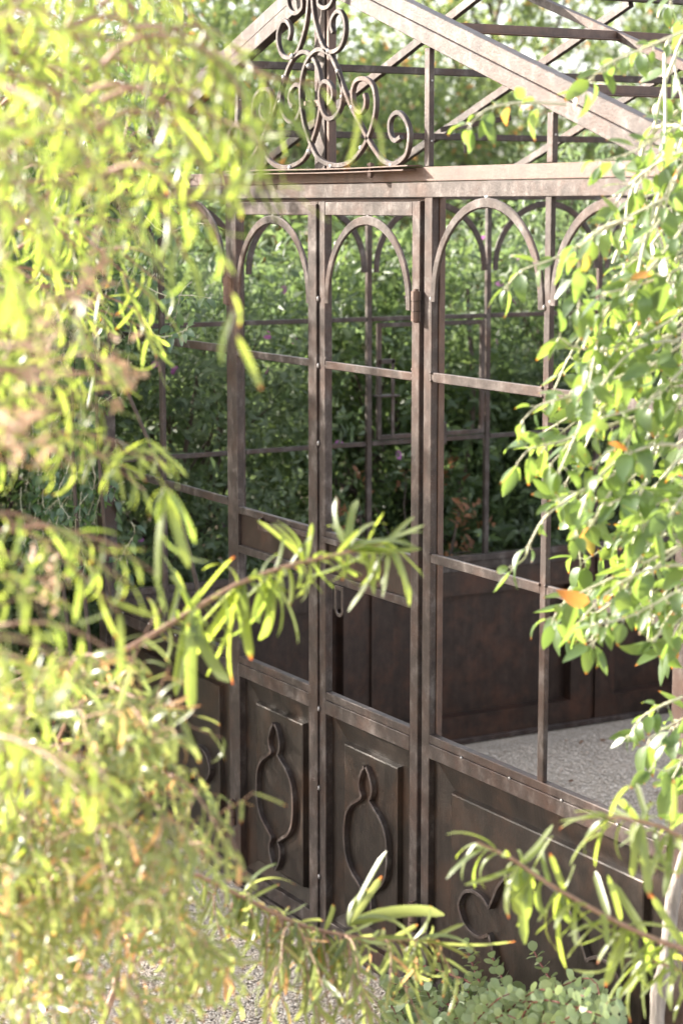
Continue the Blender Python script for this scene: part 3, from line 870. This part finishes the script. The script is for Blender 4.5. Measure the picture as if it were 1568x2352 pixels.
for k in range(96):
    v = RNG.uniform(-120, 1900) if k > 40 else RNG.uniform(-120, 1000)
    u = interp(EDGE_L, v) * (RNG.uniform(0, 1) ** .8) - RNG.uniform(10, 90)
    if ((470 < v < 820 and u > 200) or (1080 < v < 1500 and u > 60)) and RNG.uniform() < .72: continue
    d = RNG.uniform(1.9, 2.4) if k % 9 == 0 else RNG.uniform(2.5, 3.0) if (v > 820 or k % 4 == 0) else RNG.uniform(3.0, 3.8)
    tip = V3(at(u, v, d))
    ln = RNG.uniform(.25, .45)
    r = stem_near(tip, stems)
    dirn = unit(r - tip); dirn = unit(dirn + np.array([0, 0, RNG.uniform(-.2, .9)]))
    P = spray(NS, tip, tip + dirn * ln, RNG.uniform(.046, .066), RNG.integers(12, 18), droop=.5, sub=3)
    if k % 3 == 0: NS.twig(curve(r, P[0], .04, 8, .02), .007, .004)
# loose shoots that overlap the left half of the crest and the header
for u, v, d in ((520, 150, 2.5), (560, 230, 2.45), (600, 290, 2.5), (640, 240, 2.6), (560, 360, 2.4), (500, 300, 2.6), (530, 430, 2.5), (470, 400, 2.4), (450, 230, 2.5), (480, 520, 2.4), (430, 600, 2.5)):
    tip = V3(at(u, v, d)); spray(NS, tip, V3(at(u - RNG.uniform(200, 330), v - RNG.uniform(60, 220), d + RNG.uniform(-.1, .1))), RNG.uniform(.055, .075), 11, droop=.6, sub=1)
# the sharpish branch that crosses in front of the doors
def guided(pl, uvd, r0, r1, mat=TWIG, keep=True):
    P = smooth_path([V3(at(*q)) for q in uvd], 5); pl.twig(P, r0, r1, keep, mat, 'branch', 7); return P
b1 = guided(NS, [(-60, 1700, 3.0), (170, 1560, 3.05), (330, 1470, 3.1), (470, 1385, 3.12), (560, 1335, 3.14), (680, 1295, 3.16), (790, 1270, 3.18), (890, 1245, 3.2)], .0058, .0022)
leafy(NS, b1[10:], 84, .066, .05, 62, .5)
def tuft(pl, uvd, tgt, L):
    p = V3(at(*uvd))
    for (u, v, dd) in tgt:
        q = V3(at(u, v, uvd[2] + dd)); d = q - p
        pl.leaf(p, unit(d), unit(np.array([0, 0, 1.0]) + RNG.normal(0, .3, 3)), np.linalg.norm(d))
tuft(NS, (800, 1262, 3.18), [(725, 1150, .0), (755, 1140, .03), (800, 1120, -.02), (850, 1130, .02), (880, 1175, .0), (945, 1190, -.03), (980, 1240, .02), (965, 1290, 0)], .07)
tuft(NS, (890, 1245, 3.2), [(965, 1200, .01), (980, 1320, .02), (970, 1380, -.02), (925, 1375, 0), (900, 1370, .02), (830, 1420, 0), (720, 1365, .01)], .07)
tuft(NS, (620, 1325, 3.15), [(600, 1560, 0), (545, 1500, .02), (640, 1515, -.02), (725, 1455, .02), (700, 1440, -.03), (510, 1420, .0)], .07)
tuft(NS, (560, 1335, 3.14), [(520, 1570, .02), (470, 1560, -.02), (455, 1545, .03), (560, 1530, 0), (430, 1450, .03)], .07)
tuft(NS, (700, 1290, 3.16), [(680, 1170, 0), (640, 1180, .02), (600, 1190, -.02), (720, 1200, .02)], .07)
tuft(NS, (440, 1400, 3.1), [(500, 1620, .02), (430, 1640, 0), (395, 1600, .02), (380, 1265, 0), (530, 1270, -.02), (400, 1300, 0)], .07)
tuft(NS, (340, 1010, 2.9), [(435, 1090, 0), (400, 1070, .03), (300, 1090, .02), (280, 1100, 0), (180, 1070, .02)], .07)
tuft(NS, (380, 1120, 2.7), [(470, 1240, 0), (430, 1300, .03), (320, 1350, .0), (250, 1330, .03), (300, 1150, 0)], .08)
SEED = leaf_mat('dry_bract', (.30, .19, .12), (.46, .32, .22), (.5, .32, .2), rough=.6, tf=.35)
for q in ((95, 800, 2.0), (45, 985, 2.05), (270, 860, 2.5), (210, 650, 2.6), (120, 1330, 2.7)):
    c = V3(at(*q))
    n_ = 26
    Dd = RNG.normal(0, 1, (n_, 3)); Pp = c + RNG.normal(0, .012, (n_, 3)) + np.linspace(-.03, .03, n_)[:, None] * [.1, .1, 1]
    o = leaf_mesh('seed_head', Pp, frames(Dd, RNG.normal(0, 1, (n_, 3))), np.full(n_, .022), RNG.integers(0, len(OVATE_LO), n_), OVATE_LO, SEED, NS.root)
    o.matrix_basis = NS.inv; o['kind'] = 'stuff'
    NS.twig(curve(stem_near(c, stems), c, .04, 8, .03), .004, .002)
NS.finish(NARROW, L_NARROW, TWIG)

# ---- lower, smaller-leaved shrub at bottom left --------------------------
lb = at(-150, 2500, 3.3); 
LS = Plant('bushy_shrub', (lb.x, lb.y, 0), 'dense yellowing bushy shrub with small narrow leaves and orange new growth at the bottom left', 'shrub')
lst = []
for du in (-120, 60, 220, -20, 330):
    b = V3((lb.x, lb.y, 0)) + RNG.normal(0, .1, 3) * [1, 1, 0]
    e = V3(at(-60 + du, 1760 + abs(du) * .8, 3.6)); c = curve(b, e, 0, 10, .04); lst.append(c)
    LS.twig(c, .014, .004, True, TWIG, 'stem', 6)
EDGE_B = [(1500, 280), (1650, 420), (1800, 520), (1900, 520), (2000, 560), (2100, 600), (2200, 620), (2300, 560), (2420, 520)]
for k in range(104):
    v = RNG.uniform(1480, 2400)
    e = interp(EDGE_B, v)
    if v < 1640 and RNG.uniform() < .5: continue
    u = e * (RNG.uniform(0, 1) ** (.9 if v < 2000 else 1.35)) - RNG.uniform(0, 70)
    d = RNG.uniform(2.7, 3.3)
    tip = V3(at(u, v, d)); tip[2] = max(.06, tip[2])
    r = stem_near(tip, lst, .1)
    dirn = unit(unit(r - tip) + np.array([0, 0, RNG.uniform(-.5, .5)]))
    P = spray(LS, tip, tip + dirn * RNG.uniform(.18, .34), RNG.uniform(.038, .058), RNG.integers(12, 19), 55, .4, .03, .003, .2, 2)
b2 = guided(LS, [(300, 1960, 3.54), (450, 2010, 3.52), (560, 2062, 3.50), (680, 2120, 3.50), (800, 2150, 3.50), (900, 2158, 3.52), (1000, 2160, 3.54)], .0048, .002)
leafy(LS, b2[3:], 76, .062, .05, 62, .5)
for k in range(38):
    p, t = along(b2, RNG.uniform(.1, .95))
    tip = p + np.array([0, 0, -RNG.uniform(.05, .22)]) + np.array(RT) * RNG.uniform(-.03, .09) + np.array(FW) * RNG.uniform(-.15, .1)
    Q = curve(p, tip, .02, 7, .05); LS.twig(Q, .002, .001); leafy(LS, Q, 9, .055, .1, 50, .5)
tuft(LS, (800, 2125, 3.50), [(875, 1950, 0), (878, 2012, .02), (960, 2010, -.02), (1045, 2035, .02), (790, 2020, 0), (850, 2130, .03)], .07)
tuft(LS, (960, 2160, 3.52), [(1110, 2095, 0), (1180, 2210, .02), (1020, 2250, 0), (1060, 2290, .02), (1080, 2170, -.02), (940, 2280, 0), (1000, 2230, .03)], .07)
tuft(LS, (740, 2140, 3.50), [(690, 2290, 0), (730, 2310, .02), (660, 2270, .0), (780, 2310, 0), (820, 2270, .02), (860, 2290, -.02)], .07)
tuft(LS, (560, 2050, 3.50), [(500, 2240, 0), (560, 2230, .02), (470, 2180, .02), (640, 2200, -.02), (610, 1950, .02), (650, 1945, 0)], .06)
LS.finish(NARROW, L_SMALL, TWIG)

# ---- narrow-leaved sprig at lower right -----------------------------------
rb = at(1900, 2500, 3.35)
RS = Plant('willowy_shrub', (rb.x, rb.y, 0), 'narrow-leaved shrub reaching in at the lower right with a red-brown branch', 'shrub')
c = curve((rb.x, rb.y, 0), V3(at(1800, 2180, 3.3)), 0, 8, .04); RS.twig(c, .02, .008, True, TWIG, 'stem', 7)
r1 = guided(RS, [(1800, 2240, 3.28), (1568, 2180, 3.28), (1420, 2120, 3.28), (1260, 2030, 3.28), (1170, 1970, 3.28), (1095, 1935, 3.28)], .0055, .0022)
r2 = guided(RS, [(1800, 2080, 3.2), (1620, 1960, 3.2), (1530, 1905, 3.2), (1440, 1880, 3.2), (1390, 1878, 3.2)], .005, .002)
r3 = guided(RS, [(1830, 2300, 3.35), (1660, 2290, 3.35), (1560, 2230, 3.35), (1480, 2200, 3.35)], .004, .002)
for (p, tg) in [((1200, 1985, 3.28), [(1075, 2055, 0), (1195, 2160, .02), (1130, 2140, .02), (1265, 2065, 0), (1250, 2190, -.02), (1190, 1925, 0), (1260, 1935, .02)]),
                ((1290, 2050, 3.28), [(1145, 2140, 0), (1255, 2215, .02), (1300, 2190, -.02), (1340, 2110, 0), (1380, 2180, .02), (1330, 1990, 0)]),
                ((1440, 2125, 3.28), [(1480, 2330, 0), (1420, 2230, .02), (1350, 2200, .0), (1520, 2230, .02), (1380, 2280, 0), (1560, 2110, -.02), (1300, 2090, 0)]),
                ((1540, 2160, 3.28), [(1500, 2300, 0), (1600, 2290, 0), (1440, 2260, .02)]),
                ((1400, 1880, 3.2), [(1280, 1850, 0), (1320, 1840, .03), (1275, 1925, .02), (1345, 1820, 0), (1280, 1960, 0), (1340, 1975, .02), (1420, 1780, 0)]),
                ((1470, 1890, 3.2), [(1375, 2020, 0), (1415, 2060, .02), (1440, 2030, -.02), (1490, 2060, 0), (1520, 1830, 0), (1500, 1790, .03), (1390, 1800, 0)]),
                ((1540, 1910, 3.2), [(1530, 2060, 0), (1570, 2040, .02), (1600, 1980, 0), (1470, 1980, .02), (1560, 1790, 0)]),
                ((1480, 2200, 3.35), [(1380, 2330, 0), (1450, 2340, .02), (1400, 2200, 0)])]:
    tuft(RS, p, tg, .07)
leafy(RS, r1[3:], 50, .085, .08, 58, .7); leafy(RS, r2[3:], 24, .07, .1, 58, .4); leafy(RS, r3, 34, .085, .1, 58, .6)
RS.finish(NARROW, L_NARROW, TWIG)

# ---- sunlit vine on the right ----------------------------------------------
tb = at(1515, 2400, 4.0)
VN = Plant('flowering_vine', (tb.x, tb.y, 0), 'sunlit vine of glossy oval leaves hanging down the right side from a pale woody trunk', 'vine')
tr = smooth_path([V3((tb.x, tb.y, 0))] + [V3(at(*q)) for q in ((1508, 2330, 4.0), (1530, 2200, 4.0), (1545, 2060, 4.02), (1590, 1900, 4.02), (1600, 1700, 4.0), (1640, 1300, 4.0), (1660, 900, 3.95), (1680, 500, 3.9), (1700, 100, 3.8))], 5)
rr = np.linspace(.016, .010, len(tr)); VN.twig(tr, .028, .014, False)
VN.twigs.pop(); o = tube_obj('trunk', tr, rr * RNG.uniform(.9, 1.15, len(tr)), BARK, VN.root, 10); o.matrix_basis = VN.inv
EDGE_R = [(-60, 1480), (150, 1500), (300, 1540), (400, 1490), (470, 1400), (540, 1330), (620, 1290), (700, 1320), (800, 1350), (900, 1240), (980, 1210), (1060, 1260), (1200, 1270), (1330, 1290), (1440, 1300), (1540, 1420), (1650, 1480), (1800, 1480), (1900, 1540)]
def pairs(pl, P, n, L, s0=.3, droop=.55):
    for k in range(n):
        s = s0 + (1 - s0) * k / max(1, n - 1)
        p, t = along(P, s)
        e = unit(np.cross(t, [0, 0, 1.0]) + RNG.normal(0, .3, 3)); a = RNG.uniform(0, 3.14)
        e = unit(e * math.cos(a) + np.cross(t, e) * math.sin(a))
        ks = (-1, 1) if k < n - 1 else (-1, 0, 1)
        for sg in ks:
            d = unit(t * RNG.uniform(.3, .8) + sg * e + np.array([0, 0, -droop]) * RNG.uniform(.3, 1.5))
            st = p + d * L * .25
            pl.twigs.append((np.array([p, (p + st) / 2 + [0, 0, .002], st]), np.array([.0011, .0009, .0007])))
            pl.leaf(st, d, unit(np.array([.1, -.2, 1.0]) + RNG.normal(0, .45, 3)), L * RNG.uniform(.5, 1.3))
for k in range(88):
    v = RNG.uniform(-60, 1880) if k > 30 else RNG.uniform(440, 1500)
    e = interp(EDGE_R, v)
    u = e + (1600 - e) * (RNG.uniform(0, 1) ** 1.25)
    if v < 420 and RNG.uniform() < .6: continue
    d = RNG.uniform(3.35, 3.95)
    tip = V3(at(u, v, d))
    root = V3(at(u + RNG.uniform(90, 330), v - RNG.uniform(60, 330), d + RNG.uniform(-.1, .15)))
    P = curve(root, tip, RNG.uniform(-.03, .05), 11, .05)
    VN.twig(P, .0034, .0016)
    pairs(VN, P, RNG.integers(6, 10), RNG.uniform(.042, .064), .1)
for uvd, n, L in [([(1600, 420, 3.6), (1400, 520, 3.6), (1280, 590, 3.6), (1200, 620, 3.6), (1165, 655, 3.6)], 9, .046),
               ([(1568, 760, 3.6), (1440, 800, 3.6), (1330, 800, 3.6), (1285, 775, 3.6)], 5, .04),
               ([(1500, 830, 3.6), (1340, 900, 3.6), (1240, 930, 3.6), (1200, 965, 3.6)], 7, .04),
               ([(1480, 950, 3.6), (1300, 1010, 3.6), (1220, 1030, 3.6), (1190, 1060, 3.6)], 7, .048),
               ([(1420, 1080, 3.6), (1270, 1170, 3.6), (1220, 1240, 3.6), (1205, 1280, 3.6), (1180, 1300, 3.6)], 5, .042),
               ([(1568, 1250, 3.6), (1400, 1330, 3.6), (1300, 1380, 3.6), (1270, 1420, 3.6)], 8, .05),
               ([(1568, 1600, 3.6), (1520, 1620, 3.6), (1470, 1650, 3.6), (1445, 1690, 3.6)], 6, .04),
               ([(1300, 240, 3.5), (1200, 235, 3.5), (1120, 250, 3.5), (1080, 285, 3.5)], 6, .046),
               ([(1600, 60, 3.5), (1480, 110, 3.5), (1390, 150, 3.5), (1340, 200, 3.5)], 8, .046),
               ([(1640, 250, 3.5), (1540, 300, 3.5), (1450, 350, 3.5), (1380, 370, 3.5)], 8, .046)]:
    P = smooth_path([V3(at(*q)) for q in uvd], 4); VN.twig(P, .0028, .0012, True, PALESTEM, 'branch', 6); pairs(VN, P, n, L, .25, .7)
for k in range(18):   # older bare stems running through the mass
    v = RNG.uniform(100, 1500); u0 = RNG.uniform(1500, 1750)
    P = curve(V3(at(u0, v - 350, 3.85)), V3(at(interp(EDGE_R, v) + RNG.uniform(60, 180), v, RNG.uniform(3.5, 3.9))), .03, 14, .06)
    VN.twig(P, .0042, .0026)
VN.finish(OVATE, L_VINE, PALESTEM)

# ---- climber on the far front corner -----------------------------------------
CL = Plant('climbing_vine', (-1.42, -.10, 0), 'dark green climber growing over the far front corner of the greenhouse', 'vine')
for k in range(4):
    c = curve((-1.45 + .1 * k, -.08, 0), (-1.55 + .18 * k, -.05, 2.15), 0, 16, .04); CL.twig(c, .009, .004, True, DARKBARK, 'stem', 6)
for k in range(330):
    z = RNG.uniform(.75, 2.35) if k > 90 else RNG.uniform(1.55, 2.15)
    hw = .42 if z > 1.5 else .28
    x = -1.42 + RNG.normal(0, hw * .55) - (.15 if z < 1.5 else 0); x = min(x, -.86 - (0 if z > 1.55 else .42))
    tip = np.array([x, RNG.uniform(-.22, .02), z])
    root = tip + np.array([RNG.uniform(-.15, .1), RNG.uniform(0, .08), RNG.uniform(.05, .25)])
    P = curve(root, tip, .01, 7, .06); CL.twig(P, .002, .001); pairs(CL, P, RNG.integers(5, 8), RNG.uniform(.034, .05), .1)
for p in ((-.62, -.03, 1.72), (-.66, -.02, 1.93), (-.78, -.02, 1.62)):
    P = curve((-1.0, -.05, p[2] + .02), p, -.02, 8, .05); CL.twig(P, .002, .001); pairs(CL, P, 6, .045, .3)
CL.finish(OVATE, L_DARKVINE, PALESTEM)

def at_y(u, v, y):
    r = ray(u, v)
    return CAM + r * ((y - CAM.y) / r.y)
# ---- spekboom by the sidelight panel --------------------------------------------
SK = Plant('succulent_bush', (.95, -.28, 0), 'low succulent with small round pale green leaves on red stems below the sidelight panel', 'plant')
for k in range(180):
    u = RNG.uniform(880, 1430); top = np.interp(u, [870, 1000, 1150, 1280, 1430], [2285, 2245, 2255, 2255, 2285])
    v = RNG.uniform(top + 10, 2450)
    tip = V3(at_y(u, v, -RNG.uniform(.06, .36)))
    if tip[2] < .05: tip[2] = RNG.uniform(.03, .1)
    root = np.array([tip[0] * .6 + .95 * .4 + RNG.normal(0, .06), tip[1] * .7 - .28 * .3, max(0, tip[2] - RNG.uniform(.12, .22))])
    P = curve(root, tip, .02, 9, .05)
    SK.twig(P, .0026, .0013, k < 60, REDSTEM, 'branch', 5)
    for j in range(9):
        s = .3 + .7 * j / 8; p, t = along(P, s)
        a = 1.57 * j + RNG.normal(0, .3); e = unit(np.cross(t, [.3, .9, .2])); f = np.cross(t, e)
        for sg in (-1, 1):
            dr = unit((e * math.cos(a) + f * math.sin(a)) * sg + t * .55)
            SK.leaf(p, dr, unit(t + RNG.normal(0, .3, 3) + dr * -.2), RNG.uniform(.020, .030))
for uvd in ([(1330, 2352, 4.3), (1290, 2290, 4.3), (1250, 2230, 4.3), (1225, 2185, 4.3)], [(1120, 2300, 4.4), (1090, 2230, 4.4), (1070, 2170, 4.4)], [(1200, 2330, 4.35), (1160, 2260, 4.35), (1130, 2200, 4.35)], [(1180, 2300, 4.35), (1040, 2240, 4.35), (960, 2215, 4.4), (940, 2210, 4.4)], [(1080, 2340, 4.3), (1000, 2290, 4.3), (930, 2265, 4.3), (885, 2255, 4.3)]):
    P = smooth_path([V3(at_y(q[0], q[1], -.16 - .25 * (q[2] - 4.3))) for q in uvd], 4); SK.twig(P, .0036, .0018, True, REDSTEM, 'branch', 6)
    for j in range(11):
        p, t = along(P, .25 + .75 * j / 10); a = 1.57 * j; e = unit(np.cross(t, [.3, .9, .2])); f = np.cross(t, e)
        for sg in (-1, 1):
            dr = unit((e * math.cos(a) + f * math.sin(a)) * sg + t * .5); SK.leaf(p, dr, unit(t - .2 * dr + RNG.normal(0, .2, 3)), RNG.uniform(.019, .026))
SK.finish(ROUND, L_ROUND, REDSTEM)

# ---- background shrubs and trees ---------------------------------------------------
def crown(name, base, cz, rx, ry, rz, n, L, shapes, mat, label, cat, group=None, trunk_r=.03, clumps=26, n_obj=0, trunks=3, barkm=None, hollow=.55, flowers=0, boxy=False):
    t = empty(name, base); t.matrix_basis = Matrix.Translation(base); tag(t, label, cat, group)
    inv = t.matrix_basis.inverted()
    c0 = V3(base) + [0, 0, cz]
    cl = []
    for k in range(clumps):
        v = unit(RNG.normal(0, 1, 3)); r = RNG.uniform(hollow, 1.0)
        cl.append(c0 + (RNG.uniform(-1, 1, 3) if boxy else v * r) * [rx, ry, rz])
        if boxy and k % 6 == 0:      # loose top shoots
            cl[-1][2] = base[2] + cz + rz + RNG.uniform(-.05, .16); cl[-1][1] = base[1] + ry * RNG.uniform(-.35, .95)
    cl = np.array(cl)
    lows = [q for q in cl]
    tubes = []
    for k in range(trunks):
        e = cl[k % len(cl)]; p = V3(base) + RNG.normal(0, trunk_r * 2, 3) * [1, 1, 0]
        mid = (p + e) / 2 + RNG.normal(0, .1, 3)
        c = smooth_path([p, mid, e], 6)
        o = tube_obj('trunk', c, np.linspace(trunk_r, trunk_r * .35, len(c)), barkm or DARKBARK, t, 7); o.matrix_basis = inv
    for q in cl[trunks:]:
        a = c0 * .5 + V3(base) * .2 + q * .3 if RNG.uniform() < .5 else V3(base) + (c0 - V3(base)) * RNG.uniform(.4, .9)
        tubes.append((curve(a, q, .03, 6, .05), np.linspace(trunk_r * .4, trunk_r * .12, 6)))
    o = tubes_obj('limbs', tubes, barkm or DARKBARK, t, 4); o.matrix_basis = inv; o['kind'] = 'stuff'
    # twiglets with leaves round each clump
    nt = n // 8
    ci = RNG.integers(0, clumps, nt)
    if boxy: ci = np.where((ci % 6 == 0) & (RNG.uniform(0, 1, nt) < .55), (ci + 1) % clumps, ci)
    sp = min(rx, ry, rz) * (.24 if boxy else .33)
    tp = cl[ci] + RNG.normal(0, sp, (nt, 3)) * [1, 1, .8]
    tdir = RNG.normal(0, 1, (nt, 3)) + (tp - c0) / (np.array([rx, ry, rz])) * .8 + [0, 0, .6]
    tdir /= np.linalg.norm(tdir, axis=1)[:, None]
    P = np.repeat(tp, 8, 0) + np.repeat(tdir, 8, 0) * (np.tile(np.arange(8), nt)[:, None] / 8 - .5) * L * 3.0
    rnd = RNG.normal(0, 1, P.shape); rnd -= np.einsum('ij,ij->i', rnd, np.repeat(tdir, 8, 0))[:, None] * np.repeat(tdir, 8, 0)
    rnd /= np.linalg.norm(rnd, axis=1)[:, None]
    D = np.repeat(tdir, 8, 0) * .75 + rnd
    N = np.repeat(tdir, 8, 0) + RNG.normal(0, .4, P.shape)
    ok = P[:, 2] > .03
    P, D, N = P[ok], D[ok], N[ok]
    o = leaf_mesh('foliage', P, frames(D, N), L * RNG.uniform(.7, 1.3, len(P)), RNG.integers(0, len(shapes), len(P)), shapes, mat, t)
    o['kind'] = 'stuff'; o.matrix_basis = inv
    if flowers:
        i = RNG.integers(0, len(P), flowers)
        o = leaf_mesh('flowers', P[i] + RNG.normal(0, .01, (flowers, 3)), frames(D[i], N[i]), np.full(flowers, L * .8), RNG.integers(0, len(ROUND), flowers), ROUND, FLOWER, t)
        o['kind'] = 'stuff'; o.matrix_basis = inv
    return t
hedge = [(-2.35, -.15, .95, .42, .55, 1.05, 'sage_bush', 'leafy green bush behind the climber at the far front corner', L_HEDGE2),
         (-2.55, .75, 1.0, .52, .62, 1.15, 'sage_bush', 'grey-green bush seen through the narrow door leaf', L_HEDGE),
         (-2.6, 1.75, .95, .5, .6, 1.05, 'sage_bush', 'grey-green bush behind the small hinged window', L_HEDGE2),
         (-2.5, 2.7, 1.05, .5, .62, 1.1, 'sage_bush', 'grey-green bush seen through the sidelight arch', L_HEDGE),
         (-2.6, 3.6, 1.0, .5, .62, 1.1, 'sage_bush', 'grey-green bush behind the hanging vine at the right', L_HEDGE)]
for x, y, cz, rx, ry, rz, nm, lab, mt in hedge:
    crown(nm, (x, y, 0), cz, rx, ry, rz, 21000, .056 if mt is L_HEDGE2 else .046, LOZENGE, mt, lab, 'bush', 'grey-green bushes along the side wall', .02, 46, trunks=4, flowers=40, barkm=DARKBARK)
crown('withered_shrub', (-2.05, 1.55, 0), .75, .2, .4, .3, 260, .042, OVATE_LO, L_RUSTY, 'rust-brown withered shrub low behind the side wall glazing bars', 'shrub', None, .012, 14)
tall = [(-7.4, .9, 2.0, 1.0, 1.3, 1.75, 'tall bushy tree with sunlit yellow-green leaves left of the gable'),
        (-7.2, 3.2, 1.9, 1.0, 1.25, 1.6, 'sunlit tree filling the gap under the gable scrolls'),
        (-7.4, 5.6, 2.0, 1.0, 1.3, 1.7, 'sunlit tree between the two gable uprights'),
        (-7.0, 8.0, 2.0, 1.1, 1.3, 1.75, 'sunlit tree behind the right roof slope')]
for i, (x, y, cz, rx, ry, rz, lab) in enumerate(tall):
    crown('garden_tree', (x, y, 0), cz, rx, ry, rz, 24000, .066, LOZENGE, L_TREE, lab, 'tree', 'trees in the garden behind the greenhouse', .05, 30, trunks=3)
for i, (x, y, cz, rx, ry, rz, lab) in enumerate([
        (-3.5, -.1, .95, .6, .75, .95, 'dense dark evergreen filling the gap behind the bush at the far corner'),
        (-3.6, 1.3, .95, .6, .8, .95, 'dense dark evergreen behind the bush in the door opening'),
        (-3.6, 2.8, .95, .6, .8, .95, 'dense dark evergreen behind the bush in the sidelight'),
        (-3.7, 4.3, .95, .6, .8, .95, 'dense dark evergreen at the far right beyond the side wall')]):
    crown('evergreen_shrub', (x, y, 0), cz, rx, ry, rz, 17000, .06, LOZENGE, L_HEDGE, lab, 'shrub', 'dark evergreens behind the grey-green bushes', .03, 40, trunks=3, hollow=.2)
far = [(-10.0, 4.4, 2.5, 1.4, 1.7, 1.75, 'pale far tree rising behind the gable scrolls'),
       (-10.2, 7.6, 3.0, 1.4, 1.7, 2.5, 'pale far tree rising behind the long roof slope'),
       (-11.5, 1.0, 3.0, 1.6, 2.0, 2.4, 'pale far tree at the top left behind the garden trees'),
       (-11.0, 11.2, 3.0, 1.7, 2.2, 2.4, 'pale far tree at the top right behind the garden trees')]
for x, y, cz, rx, ry, rz, lab in far:
    crown('far_tree', (x, y, 0), cz, rx, ry, rz, 14000, .10, LOZENGE, L_TREE, lab, 'tree', 'far trees at the edge of the garden', .07, 26, trunks=3)
# the broad-leaved shrub beside the front corner that shades the lower doors
crown('broad_leaved_shrub', (-2.8, -1.85, 0), 1.5, .55, 1.72, 1.36, 80000, .062, LOZENGE, L_DARKVINE, 'dark broad-leaved shrub beyond the climber at the left edge', 'shrub', None, .03, 142, trunks=5, boxy=True)
bpy.context.view_layer.update()
